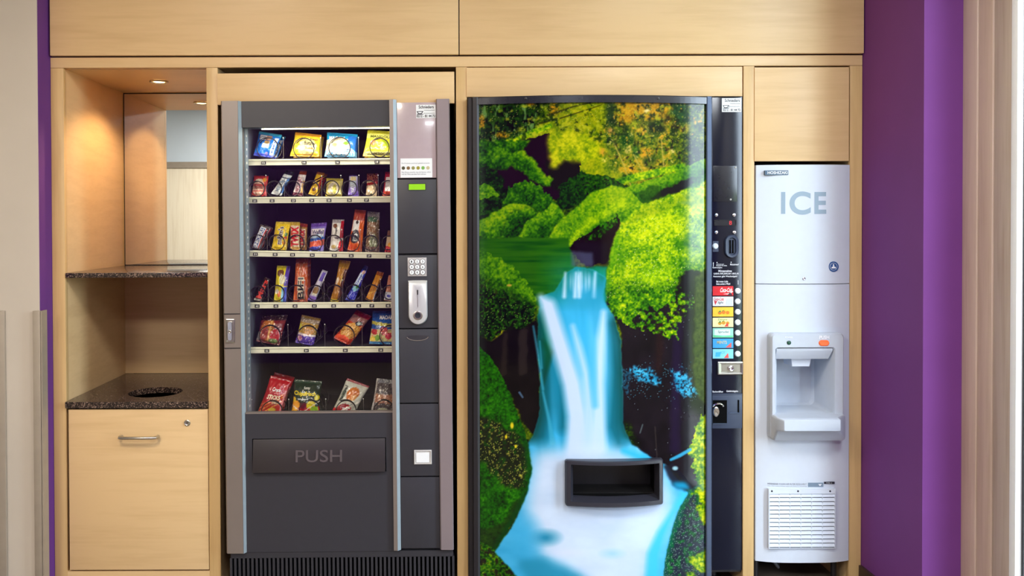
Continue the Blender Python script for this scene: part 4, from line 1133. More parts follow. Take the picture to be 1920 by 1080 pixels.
# hood and spout inside the recess
hx0_, hx1_, hz0_, hz1_ = pbox(1456.5, 653.5, 1562, 673, YB - .01)
MB().loft([rrect(ax0 + .004, ax1 - .004, az1 - .012, az1 - .002, YB - .024, .002, n=2), rrect(ax0 + .004, ax1 - .012, hz0_, az1 - .002, YB - .008, .002, n=2), rrect(ax0 + .004, ax1 - .012, hz0_, az1 - .002, .09, .002, n=2)], True, True).build('hood', M['ice_grey'], ice, smooth=True, angle=30)
sx0, sx1, sz0, sz1 = pbox(1483, 673, 1520, 687, YB + .012)
MB().loft([[(a, b, z) for (a, b) in ((sx0 + k, YB + .008 + k), (sx1 - k, YB + .008 + k), (sx1 - k, .06), (sx0 + k, .06))] for k, z in ((0, sz1 + .002), (.005, sz0))], True, True).build('spout', M['ice_white'], ice)
# buttons, lamp, lettering
yb_ = YB - .0305
c = P(1544.5, 643, yb_); w, h = .0185, .0105
pb = MB().loft([rrect(c.x - w, c.x + w, c.z - h, c.z + h, yb_ + .001, h * .98, n=8), rrect(c.x - w, c.x + w, c.z - h, c.z + h, yb_ - .004, h * .98, n=8), rrect(c.x - w * .86, c.x + w * .86, c.z - h * .75, c.z + h * .75, yb_ - .006, h * .73, n=8)], False, True).build('push_button', mat('orange_button', (246, 96, 24), .3, var=.05, emit=(240, 90, 20), estr=.15), ice, smooth=True, angle=30)  # faint glow put into the button's colour
m = MB(); X0, X1, Z0, Z1 = pbox(1536, 629, 1554.5, 635.5, yb_); text_into(m, 'PUSH', X0, X1, Z0, Z1, yb_ - .0012, bold=.03); m.build('push_lettering', M['ink_white'], ice)
m = MB(); X0, X1, Z0, Z1 = pbox(1472, 631, 1486, 634, yb_); text_into(m, 'POWER', X0, X1, Z0, Z1, yb_ - .0012); m.build('power_lettering', M['ink_white'], ice)
c = P(1479, 642.5, yb_)
MB().disc_y(c.x, yb_ + .001, c.z, [(.0078, 0), (.0078, -.003), (.006, -.0045), (.003, -.005)], 16).build('indicator_lamp', mat('green_lens', (20, 66, 50), .2, var=.02), ice, smooth=True)
# ICE lettering, name plate, round badge, lock, vent screws
m = MB()
ice_txt = [('I', 1465, 1472.5), ('C', 1480.5, 1520), ('E', 1527, 1549.5)]
for ch, a, b in ice_txt:
    X0, X1, Z0, Z1 = pbox(a, 360 if ch != 'C' else 359, b, 401 if ch != 'C' else 402.5, YB)
    text_into(m, ch, X0, X1, Z0, Z1, -.0009, bold=.028 if ch != 'I' else 0, res=8, yfun=yice)
m.build('ice_lettering', mat('grey_blue_vinyl', (142, 164, 182), .4, var=.01), ice)
X0, X1, Z0, Z1 = pbox(1434.5, 319.5, 1478, 328, YB)
m = MB().slot(0).box(X0, X1, min(yice(X0), yice(X1)) - .0015, yice(X0) + .003, Z0, Z1).slot(1)
text_into(m, 'HOSHIZAKI', X0 + .009, X1 - .003, Z0 + .003, Z1 - .003, min(yice(X0), yice(X1)) - .0022, bold=.02)
m.build('name_plate', [mat('plate_slate', (62, 84, 104), .35, metal=.3), M['ink_white']], ice)
c = P(1563.5, 500, YB); yy = yice(c.x)
m = MB().slot(0).disc_y(c.x, yy - .0004, c.z, [(.0195, .002), (.0195, -.001), (.018, -.0016)], 28)
m.slot(1).loft([[(c.x + r * math.cos(a), yy - .0026, c.z + r * math.sin(a)) for a in np.linspace(0, 6.283, 25)[:-1]] for r in (.0128, .0138)])
m.add([(c.x + a * .011, yy - .0028, c.z + b * .011) for a, b in ((-.7, -.6), (.8, -.6), (.75, -.1), (.25, .0), (.1, .9), (-.25, .75), (-.2, .0), (-.7, -.1))], [tuple(range(8))])
m.build('round_badge', [mat('badge_blue', (22, 74, 138), .3, var=.02), M['ink_white']], ice)
c = P(1507, 522.5, YB); yy = yice(c.x)
MB().disc_y(c.x, yy, c.z, [(.0058, .001), (.0058, -.002), (.004, -.003), (.002, -.002)], 14).build('lock', M['chrome'], ice, smooth=True)
# louvred vent: frame, thirteen slats, five ribs
X0, X1, Z0, Z1 = pbox(1440, 916, 1565.5, 1028, YB)
yv = yice(X0) - .001
vent = MB().loft([rrect(X0, X1, Z0, Z1, YB + .012, .002, n=2), rrect(X0, X1, Z0, Z1, YB - .006, .002, n=2), rrect(X0 + .004, X1 - .004, Z0 + .004, Z1 - .018, YB - .007, .001, n=2), rrect(X0 + .004, X1 - .004, Z0 + .004, Z1 - .018, YB - .001, .001, n=2)], False, False).build('vent_frame', M['ice_white'], ice)
MB().box(X0 + .003, X1 - .003, YB - .0005, YB + .0005, Z0 + .003, Z1 - .016).build('vent_back', mat('vent_shadow_grey', (64, 74, 92), .6), vent)
NSL = 13
pitch = (Z1 - .018 - Z0 - .004) / NSL
sm = MB().add([(X0 + .004, -.0068, pitch * .26), (X1 - .004, -.0068, pitch * .26), (X1 - .004, -.0022, pitch * .98), (X0 + .004, -.0022, pitch * .98), (X0 + .004, -.0060, pitch * .20), (X1 - .004, -.0060, pitch * .20), (X1 - .004, -.0012, pitch * .90), (X0 + .004, -.0012, pitch * .90)],
                [(0, 1, 2, 3), (4, 7, 6, 5), (0, 4, 5, 1), (2, 6, 7, 3), (1, 5, 6, 2), (0, 3, 7, 4)]).mesh('slat', M['ice_white'])
for i in range(NSL): link('slat', sm, vent, (0, YB, Z0 + .004 + pitch * i))
rm_ = MB().box(-.0014, .0014, YB - .0052, YB - .001, Z0 + .004, Z1 - .018).mesh('rib', M['ice_white'])
for i in range(1, 6): link('rib', rm_, vent, (X0 + (X1 - X0) * (i + .0) / 6.2, 0, 0))
for a in (1446, 1495, 1555):
    c = P(a, 920, YB); MB().disc_y(c.x, YB - .0058, c.z, [(.0038, .0), (.0034, -.0014), (.0012, -.0016)], 10).build('screw', M['ink'], vent, smooth=True)
m = MB()
X0, X1, Z0, Z1 = pbox(1441, 906.5, 1459.5, 909.5, YB); text_into(m, 'HOSHIZAKI', X0, X1, Z0, Z1, -.0009, bold=.02, yfun=yice)
X0, X1, Z0, Z1 = pbox(1461.5, 906, 1512, 909.5, YB); text_into(m, 'CLEAN AIR FILTER REGULARLY', X0, X1, Z0, Z1, -.0009, yfun=yice)
X0, X1, Z0, Z1 = pbox(1441, 911, 1512, 913, YB); text_into(m, 'see the instruction manual before cleaning', X0, X1, Z0, Z1, -.0009, yfun=yice)
m.build('notice_lettering', M['ink_grey'], ice)
X0, X1, Z0, Z1 = pbox(1515, 905, 1543.5, 912.8, YB); y_ = min(yice(X0), yice(X1)) - .0012
m = MB().slot(0).box(X0, X1, y_, y_ + .003, Z0, Z1).slot(1); cx_ = X0 + (X1 - X0) * .78; zz_ = (Z0 + Z1) / 2
m.add([(cx_ - .007, y_ - .0004, zz_ + .003), (cx_ + .007, y_ - .0004, zz_ + .003), (cx_, y_ - .0004, zz_ - .005)], [(0, 1, 2)])
m.build('filter_sticker', [mat('sticker_slate', (120, 140, 160), .4), M['ink_white']], ice)
X0, X1, Z0, Z1 = pbox(1545, 903.5, 1565, 907.5, YB); y_ = min(yice(X0), yice(X1)) - .0012
m = MB().slot(0).box(X0, X1, y_, y_ + .003, Z0, Z1).slot(1); text_into(m, 'TYPE 12', X0 + .008, X1 - .01, Z0 + .002, Z1 - .002, y_ - .0004)
m.build('type_plate', [M['ink'], M['ink_white']], ice)
# stand below
zf = zi0 - .004
for (a, b) in ((ix_0 + .02, .05), (ix_1 - .03, .05), (ix_0 + .02, .5), (ix_1 - .03, .5)):
    MB().disc_z(a, b, 0, [(.022, 0), (.022, .008), (.011, .012), (.011, zf + .01)], 14).build('leg', M['black_satin'], ice, smooth=True)
MB().box(ix_0 + .008, ix_1 - .008, .03, .54, zf - .012, zi0 + .006).build('base_pan', M['black_satin'], ice)
MB().tube([(ix_0 + .07, .10, zf - .01), (ix_0 + .09, .11, .09), (ix_0 + .14, .13, .03), (ix_0 + .2, .3, .012)], .006, 8).build('drain_hose', mat('grey_hose', (120, 124, 130), .4), ice, smooth=True)
# ------------------------------------------------------------------ snack vending machine
TILT = .0066                     # the machine stands a touch out of plumb
SPX, SPY = 640.0, 1110.0
YF = -.02
def S(px, py, y=YF):
    dx, dy = px - SPX, py - SPY
    return P(SPX + dx - TILT * dy, SPY + TILT * dx + dy, y)
def sbox(x0, y0, x1, y1, Y):
    ym, xm = (y0 + y1) / 2, (x0 + x1) / 2
    return S(x0, ym, Y).x, S(x1, ym, Y).x, S(xm, y1, Y).z, S(xm, y0, Y).z
base = P(SPX, SPY, YF)
sn = thing('snack_vending_machine', 'dark grey snack vending machine with a glass front full of packets and spirals', 'vending machine', (base.x, YF, base.z))
M['slate'] = mat('slate_paint', (50, 50, 57), .42, var=.03)
M['slate_dk'] = mat('slate_recess', (34, 33, 36), .5)
M['alu_warm'] = mat('silver_column', (138, 128, 122), .38, metal=.35, var=.03, scale=8)
M['alu_mauve'] = mat('silver_column_cool', (146, 134, 138), .38, metal=.35, var=.03, scale=8)
M['alu_edge'] = mat('window_glint_edge', (150, 164, 172), .38, metal=.25)  # window's reflection on the column chamfers put into the colour
M['inner'] = mat('inner_liner', (50, 48, 48), .55, var=.05)
M['tray_metal'] = mat('tray_metal', (96, 94, 90), .4, metal=.3)
M['tag_rail'] = mat('cream_rail', (226, 222, 196), .45, var=.03)
M['tag_black'] = mat('tag_black', (22, 22, 24), .5)
M['wire'] = mat('spiral_wire', (64, 60, 58), .28, metal=.75)
M['divider'] = mat('divider_wire', (150, 146, 138), .3, metal=.8)
M['tip'] = mat('divider_tip', (236, 232, 220), .3)
M['sgl'] = glass_mat('front_glass', (.985, .99, .985), 1.45)

Z_BOT = S(640, 1034).z
# columns
x0, x1, _, z1 = sbox(420.5, 190, 453.5, 1034, YF)
xe = sbox(453.5, 190, 458.3, 1034, YF)[1]
sec = [(x0, .02), (x0, YF - .006), (x0 + .004, YF - .010), (x1 - .002, YF - .012), (xe - .001, YF + .004), (xe, .02)]
lc = MB().loft([[(a, b, z) for a, b in sec] for z in (Z_BOT, z1)], True, True).build('side_column', M['alu_warm'], sn)
XL1 = xe
MB().add([(x1 - .001, YF - .0125, Z_BOT), (xe, YF + .004, Z_BOT), (xe, YF + .004, z1), (x1 - .001, YF - .0125, z1)], [(0, 1, 2, 3)]).build('window_glint_edge', M['alu_edge'], lc)
for py in (588, 652):
    z = S(436, py, YF).z; MB().box(x0 + .002, x1 - .003, YF - .0128, YF - .011, z - .0016, z + .0016).build('groove', M['slate_dk'], lc)
c0 = sbox(423.5, 598, 440.5, 643, YF - .012)
lk = MB().loft([rrect(*c0, YF - .011, .003), rrect(*c0, YF - .014, .003), rrect(c0[0] + .003, c0[1] - .003, c0[2] + .003, c0[3] - .003, YF - .015, .002), rrect(c0[0] + .005, c0[1] - .005, c0[2] + .005, c0[3] - .005, YF - .0115, .002)], False, True).build('lock_housing', M['steel'], sn, smooth=True, angle=30)
cx, cz = (c0[0] + c0[1]) / 2, (c0[2] + c0[3]) / 2
MB().loft([rrect(cx - .008, cx + .008, cz - .036, cz + .036, YF - .0125, .006), rrect(cx - .007, cx + .007, cz - .034, cz + .034, YF - .021, .006)], False, True).build('lock_grip', M['chrome'], lk, smooth=True, angle=30)
MB().disc_y(cx, YF - .021, cz - .002, [(.0062, 0), (.0062, -.003), (.0045, -.004), (.002, -.003)], 14).build('lock_barrel', M['steel'], lk, smooth=True)
# mid column and right column
x0, x1, _, _ = sbox(734.5, 190, 742, 1031, YF); x2 = sbox(742, 190, 747.5, 1031, YF)[1]
mc = MB().loft([[(a, b, z) for a, b in [(x0, .02), (x0, YF - .010), (x1, YF - .012), (x2, YF - .002), (x2, .02)]] for z in (Z_BOT + .005, z1)], True, True).build('mid_column', M['alu_warm'], sn)
MB().add([(x1 - .0005, YF - .0125, Z_BOT + .005), (x2 + .0003, YF - .0018, Z_BOT + .005), (x2 + .0003, YF - .0018, z1), (x1 - .0005, YF - .0125, z1)], [(0, 1, 2, 3)]).build('window_glint_edge', M['alu_edge'], mc)
XG1, XC0 = x0, x2
x0, x1, _, _ = sbox(821.5, 190, 846.8, 1028, YF)
MB().loft([[(a, b, z) for a, b in [(x0, .02), (x0, YF - .004), (x0 + .004, YF - .010), (x1 - .004, YF - .012), (x1, YF - .006), (x1, .02)]] for z in (Z_BOT + .006, z1)], True, True).build('side_column', M['alu_mauve'], sn)
XC1 = x0; XR1 = x1
XO0 = sbox(420.5, 190, 453.5, 1034, YF)[0]
# case round the cavity
zg1, zg0 = S(595, 239, 0).z, S(595, 772.5, -.008).z
ZT = z1
mb = MB().box(XO0 + .002, XL1 - .004, .02, .66, .05, ZT)
mb.box(XG1 + .012, XR1 - .002, .02, .66, .05, ZT).box(XL1 - .004, XG1 + .012, .02, .66, zg1 + .012, ZT).box(XL1 - .004, XG1 + .012, .62, .66, .05, zg1 + .012).box(XL1 - .004, XG1 + .012, .02, .62, .05, zg0 - .1)
mb.build('machine_case', M['inner'], sn)
for fx in (XO0 + .07, XR1 - .07):
    for fy in (.08, .6): MB().disc_z(fx, fy, 0, [(.028, 0), (.028, .012), (.012, .016), (.012, .06)], 14).build('foot', M['black_satin'], sn, smooth=True)
# dark door panels
MB().box(XL1 - .001, XG1 + .001, YF + .001, .02, zg1, ZT).build('door_head_panel', M['slate'], sn)
# the lower panel with a recess for the flap
fl = sbox(474.5, 823, 722.5, 883.5, YF)
lp_ = MB()
lp_.box(XL1 - .001, XG1 + .001, YF, .018, Z_BOT, fl[2] - .003).box(XL1 - .001, XG1 + .001, YF, .018, fl[3] + .003, zg0)
lp_.box(XL1 - .001, fl[0] - .003, YF, .018, fl[2] - .003, fl[3] + .003).box(fl[1] + .003, XG1 + .001, YF, .018, fl[2] - .003, fl[3] + .003)
lp_.build('lower_panel', M['slate'], sn)
MB().box(fl[0] - .003, fl[1] + .003, .004, .016, fl[2] - .003, fl[3] + .003).build('flap_recess', M['void'], sn)
flap = MB().add([(fl[0], YF + .001, fl[3]), (fl[1], YF + .001, fl[3]), (fl[1], YF - .016, fl[2]), (fl[0], YF - .016, fl[2]), (fl[0], .0, fl[3]), (fl[1], .0, fl[3]), (fl[1], -.004, fl[2]), (fl[0], -.004, fl[2])],
                [(0, 3, 2, 1), (4, 5, 6, 7), (0, 1, 5, 4), (2, 3, 7, 6), (1, 2, 6, 5), (0, 4, 7, 3)]).build('delivery_flap', mat('flap_brown_black', (46, 41, 44), .38), sn, bevel=.002)
t = sbox(555, 843, 642, 865, YF)
m = MB(); kz = 17e-3 / (fl[3] - fl[2])
text_into(m, 'PUSH', t[0], t[1], t[2], t[3], 0, bold=.006, res=4, depth=.004)
m.v = [(x, y + YF + .001 - (fl[3] - z) * kz - .0022, z) for x, y, z in m.v]
m.build('push_lettering', mat('flap_lettering', (86, 78, 80), .3), flap)  # paler than the flap: specular outlines put into the colour
MB().box(XL1, XG1, YF - .0015, .0, zg0 - .002, zg0 + .0035).build('glass_sill', M['alu_warm'], sn)
# control column panels
def cpanel(a, b, name, m, y=YF):
    _, _, z0, z1_ = sbox(748, a, 820, b, y)
    return MB().box(XC0 + .0015, XC1 - .0012, y, .02, z0, z1_).build(name, m, sn, bevel=.0012)
sgn = cpanel(192, 333.5, 'sign_panel', mat('mauve_backed_panel', (182, 166, 172), .18, var=.02, coat=.3))
for (a, b) in ((336.5, 475), (478.5, 615), (617.5, 755), (757.5, 892.5), (895, 1028)): cpanel(a, b, 'control_panel', M['slate'])
MB().box(XC0, XC1, -.004, .019, Z_BOT, ZT).build('control_backing', M['slate_dk'], sn)
def ssticker():
    a = sbox(780, 196.5, 817, 221.5, YF)
    m = MB().slot(0).box(a[0], a[1], YF - .0008, YF - .0001, a[2], a[3]).slot(1)
    X0, X1, Z0, Z1 = a; w, h = X1 - X0, Z1 - Z0; yy = YF - .0012
    text_into(m, 'Schnieders', X0 + .14 * w, X0 + .90 * w, Z0 + .72 * h, Z0 + .96 * h, yy, bold=.02)
    text_into(m, 'Verkaufsautomaten', X0 + .40 * w, X0 + .95 * w, Z0 + .55 * h, Z0 + .63 * h, yy); text_into(m, 'Automatenservice', X0 + .40 * w, X0 + .95 * w, Z0 + .33 * h, Z0 + .40 * h, yy)
    text_into(m, '0212 - 81 44 72', X0 + .03 * w, X0 + .97 * w, Z0 + .06 * h, Z0 + .25 * h, yy, bold=.03)
    cx, cz, r = X0 + .20 * w, Z0 + .50 * h, .13 * w
    m.loft([[(cx + (r + e) * math.cos(q), yy, cz + .9 * (r + e) * math.sin(q)) for q in np.linspace(math.pi, 2 * math.pi, 12)] for e in (-.0014, .0014)], closed=False)
    for dz in (.0, -1.05): m.loft([[(cx - 1.2 * r, yy, cz + dz * r + e), (cx + 1.3 * r, yy, cz + dz * r + e)] for e in (-.0012, .0012)], closed=False)
    m.build('service_sticker', [M['label_white'], M['ink']], sn)
ssticker()
a = sbox(751, 297, 810.5, 333, YF)
m = MB().slot(0).box(a[0], a[1], YF - .001, YF - .0001, a[2], a[3]).slot(1)
w, h = a[1] - a[0], a[3] - a[2]; yy = YF - .0015
text_into(m, 'Die Produkte sind frisch gekühlt zu kaufen', a[0] + .04 * w, a[0] + .92 * w, a[2] + .70 * h, a[2] + .78 * h, yy)
text_into(m, 'Bitte Münzen einwerfen, dann die Nummer wählen', a[0] + .04 * w, a[0] + .95 * w, a[2] + .24 * h, a[2] + .32 * h, yy); text_into(m, 'und die Ware aus dem Fach nehmen', a[0] + .04 * w, a[0] + .80 * w, a[2] + .14 * h, a[2] + .22 * h, yy)
dm = [M['label_white'], M['ink_grey']]
for i, c in enumerate([(70, 66, 40), (120, 90, 50), (140, 140, 80), (150, 140, 40), (120, 170, 80), (190, 180, 140)]):
    dm.append(mat('dot_olive', c, .5, var=.1)); m.slot(2 + i)
    cx, cz = a[0] + w * (.09 + .155 * i), a[2] + .5 * h
    m.add([(cx + .0065 * math.cos(q), yy, cz + .0065 * math.sin(q)) for q in np.linspace(0, 6.283, 13)[:-1]], [tuple(range(12))])
m.build('notice_card', dm, sn)
# display
a = sbox(765.5, 344, 798.5, 357, YF)
d = MB().loft([rrect(*a, YF, .001), rrect(*a, YF - .002, .001), rrect(a[0] + .002, a[1] - .002, a[2] + .002, a[3] - .002, YF - .002, .0008), rrect(a[0] + .002, a[1] - .002, a[2] + .002, a[3] - .002, YF - .0008, .0008)]).build('display_frame', M['slate_dk'], sn)
MB().box(a[0] + .002, a[1] - .002, YF - .0012, YF - .0006, a[2] + .002, a[3] - .002).build('green_display', mat('green_lcd', (132, 190, 20), .3, emit=(132, 196, 20), estr=.35), d)
# keypad
a = sbox(764.5, 483, 800, 518, YF)
kp = MB().box(a[0], a[1], YF - .003, YF - .0001, a[2], a[3]).build('keypad', mat('keypad_silver', (188, 184, 184), .35, metal=.3), sn, bevel=.0008)
w, h = a[1] - a[0], a[3] - a[2]
for i in range(9):
    cx, cz = a[0] + w * (.21 + .29 * (i % 3)), a[3] - h * (.21 + .29 * (i // 3))
    m = MB().slot(1).disc_y(cx, YF - .003, cz, [(.0098, 0), (.0098, -.0005)], 18).slot(0).disc_y(cx, YF - .0035, cz, [(.0085, 0), (.0082, -.0022), (.006, -.0026)], 18).slot(1)
    text_into(m, str(i + 1), cx - .0022, cx + .0022, cz - .004, cz + .004, YF - .0064, bold=.02)
    m.build('key', [M['label_white'], M['ink']], kp)
# coin unit
a = sbox(765.5, 525.5, 801.5, 608.5, YF)
X0, X1, Z0, Z1 = a; cx = (X0 + X1) / 2; r = (X1 - X0) / 2
def shield(k, y, top): 
    rr = r * k
    arc = [(cx + rr * math.cos(q), Z0 + r + rr * math.sin(q)) for q in np.linspace(math.pi, 2 * math.pi, 15)]
    return [(p, y, s) for p, s in arc] + [(cx + rr, y, top - .001), (cx + rr * .5, y - .0, top), (cx, y, top), (cx - rr * .5, y, top), (cx - rr, y, top - .001)]
cu = MB().loft([shield(1, YF, Z1), shield(1, YF - .006, Z1), shield(.9, YF - .013, Z1 - .008), shield(.45, YF - .016, Z1 - .014), shield(.1, YF - .0165, Z1 - .03)], False, True).build('coin_unit', mat('coin_unit_silver', (206, 206, 208), .3, metal=.35, var=.02), sn, smooth=True, angle=35)
zz = S(783, 543, YF).z; z2 = S(783, 552, YF).z
MB().box(cx - .0018, cx + .0018, YF - .0175, YF - .015, z2, zz).build('coin_slot', M['void'], cu)
MB().box(cx - .0008, cx + .0008, YF - .0172, YF - .015, S(783, 575, YF).z, z2).build('coin_groove', M['steel'], cu)
c = S(783.5, 590.5, YF)
MB().disc_y(cx, YF - .0135, c.z, [(.0185, .002), (.0185, -.002), (.014, -.004), (.0105, -.0035)], 24, cap1=False).build('button_collar', M['steel'], cu, smooth=True)
MB().disc_y(cx, YF - .0165, c.z, [(.0105, 0), (.0095, -.002), (.004, -.001)], 20).build('reject_button', M['ink'], cu, smooth=True)
# grip recess (shallow smile)
c = S(783, 633, YF); rw, rh = .043, .017
pts = [(c.x + rw * math.cos(q), YF - .0006, c.z + .004 + rh * math.sin(q) * (1 if math.sin(q) < 0 else .35)) for q in np.linspace(0, 6.283, 29)[:-1]]
gr_ = MB().loft([[(x, YF - .0004, z) for x, y, z in pts], [(c.x + (x - c.x) * .86, YF - .0006, c.z + .004 + (z - c.z - .004) * .75) for x, y, z in pts]], False, True).build('grip_recess', mat('slate_grip', (50, 48, 54), .4), sn)
MB().tube([(c.x + rw * .93 * math.cos(q), YF - .001, c.z + .004 + rh * .9 * math.sin(q)) for q in np.linspace(math.pi * 1.03, math.pi * 1.97, 17)], .0014, 6).build('grip_edge', M['alu_warm'], gr_, smooth=True)
# coin return window
a = sbox(776.5, 843.5, 809.5, 870, YF)
cr = MB().loft([rrect(*a, YF, .001), rrect(*a, YF - .004, .001), rrect(a[0] + .003, a[1] - .003, a[2] + .003, a[3] - .003, YF - .005, .001), rrect(a[0] + .006, a[1] - .006, a[2] + .006, a[3] - .006, YF - .001, .001)], False, True).build('coin_return', mat('return_silver', (205, 203, 202), .3, metal=.25), sn, smooth=True, angle=30)
MB().box(a[0] + .008, a[1] - .009, YF - .0035, YF - .0005, a[2] + .007, a[3] - .010).build('return_flap', M['label_white'], cr)
# bottom grille
gz1 = Z_BOT - .001
x0, x1 = sbox(433, 1035, 850, 1090, YF)[:2]
gf = MB().box(x0, x1, YF + .002, .016, gz1 - .022, gz1).box(x0, x1, YF + .002, .016, .04, gz1 - .105)
gf.build('grille_frame', mat('grille_paint', (48, 48, 54), .45), sn)
MB().box(x0, x1, .02, .03, .04, gz1).build('grille_back', M['void'], sn)
NB_ = 52; bp2 = (x1 - x0) / NB_
gm = MB().box(-bp2 * .26, bp2 * .26, YF + .002, .012, gz1 - .106, gz1 - .021).mesh('bar', bpy.data.materials['grille_paint'])
for i in range(NB_ + 1):
    bo = link('grille_bar', gm, sn, (x0 + bp2 * i, 0, 0))
# glass, lamp tube
MB().box(XL1 - .0005, XG1 + .0005, .004, .008, zg0 - .002, zg1 + .002).build('front_glass', M['sgl'], sn)
tl0, tl1 = S(490, 240, .03), S(731, 240, .03)
MB().tube([(tl0.x, .035, zg1 + .003), (tl1.x, .035, zg1 + .003)], .0055, 10).build('lamp_tube', mat('lamp_tube_glow', (250, 250, 230), .3, emit=(255, 250, 222), estr=7.0), sn)
MB().box(XL1 + .001, XG1 - .001, .03, .1, zg1 + .008, zg1 + .011).build('lamp_reflector', M['white'], sn)
lt = area('machine_lamp_light', ((tl0.x + tl1.x) / 2, .024, zg1 - .001), (math.radians(16), 0, 0), tl1.x - tl0.x, .02, 1.7, (1.0, .97, .86))
# side post of the cavity with punched holes
zz0, zz1 = zg0 - .08, zg1 + .01
sp = MB().box(XL1 - .0035, XL1 + .004, .014, .06, zz0, zz1).build('slotted_post', M['alu_edge'], sn)
hm = MB().box(XL1 + .0038, XL1 + .0046, .026, .040, -.004, .004).mesh('slot_hole', M['tip'])
for i in range(44): link('slot_hole', hm, sp, (0, 0, zz0 + .02 + i * (zz1 - zz0 - .03) / 44))
MB().box(XL1 - .003, XL1 + .002, .06, .62, zz0, zz1).build('inner_side', mat('liner_blue_grey', (92, 94, 104), .5), sn)
MB().box(XG1 + .005, XG1 + .0115, .012, .62, zz0, zz1).build('inner_side', M['inner'], sn)
MB().box(XL1, XG1 + .01, .610, .618, zz0, zz1).build('inner_back', M['inner'], sn)
MB().box(XL1, XG1 + .01, .03, .61, zg1 + .011, zg1 + .0118).build('inner_top', M['inner'], sn)

# trays with number rails, spirals and dividers
YT = .07
ROWS = [  # rail top/bottom (left, right), tags (pixel x, number), dividers x, divider top y, coils (px, radius px)
    dict(y=(297.5, 297.0, 11.5), tags=[(499.5, 12), (575.5, 14), (638, 16), (712, 18)], div=[(468, 262), (536.5, 258), (606.5, 258), (677.5, 258)], coil=[(507, 277, 20), (575, 278, 19.5), (642, 278, 20), (717, 277, 18)]),
    dict(y=(368.5, 368.5, 11.5), tags=[(482.5, 21), (515, 22), (555, 23), (589.5, 24), (621.7, 25), (660, 26), (692, 27)], div=[(469, 331), (503.5, 328), (538, 330), (573, 330), (608, 330), (644, 329), (678, 329), (714, 329)],
         coil=[(486, 353, 14.5), (519, 353, 14.5), (553, 353, 14.5), (588, 353, 14.5), (626, 353, 14.5), (660, 353, 14), (696, 353, 14.5), (732, 353, 14)]),
    dict(y=(468.3, 474.2, 11.2), tags=[(483, 31), (520, 32), (552.6, 33), (589.7, 34), (631, 35), (662.6, 36), (696, 37), (732, 38)], div=[(505, 431), (540, 429), (575, 430), (611, 430), (645, 431), (680, 431), (715, 431)],
         coil=[(487, 455, 14.5), (523, 454, 14.5), (559, 455, 15), (594, 455, 14.5), (630, 456, 15), (663, 456, 15), (699, 456, 14), (733, 456, 13)]),
    dict(y=(566.0, 566.8, 11.2), tags=[(485.6, 41), (520.8, 42), (556.7, 43), (592.8, 44), (629, 45), (676, 46), (700.7, 47), (731, 48)], div=[(471, 526), (506, 525), (541, 525), (575, 525), (611, 525), (646, 525), (682, 524), (717, 524)],
         coil=[(487, 550, 14), (522, 549, 14.5), (558, 549, 14.5), (595, 549, 14), (631, 549, 14.5), (666, 549, 14.5), (700, 549, 14.5), (734, 549, 13)]),
    dict(y=(650.0, 650.0, 11.2), tags=[(503.4, 52), (577.3, 54), (650.3, 56), (716.8, 58)], div=[(543, 608), (612, 608), (682, 608)], coil=[(509, 631, 20), (580, 630, 19.5), (648, 630, 19.5), (734, 633, 19)]),
    dict(y=(789, 787, 10), tags=[], div=[(474, 748), (543.5, 748), (613, 748), (683.5, 748)], coil=[(512, 771, 20), (583, 770, 20), (651, 770, 19), (722, 770, 19)]),
]
def helix(r, y0, turns, pitch, n=22):
    pts = [(r * math.cos(2 * math.pi * i / n), y0, r * math.sin(2 * math.pi * i / n)) for i in range(n)]
    pts += [(r * math.cos(2 * math.pi * i / n), y0 + pitch * i / n, r * math.sin(2 * math.pi * i / n)) for i in range(n * turns + 1)]
    return pts
_coil = {}
def coil_mesh(r):
    k = round(r, 4)
    if k not in _coil:
        _coil[k] = MB().tube(helix(k, 0, 4, .075), .0019, 6).mesh('spiral', M['wire'], smooth=True)
    return _coil[k]
TRAY_Z = []
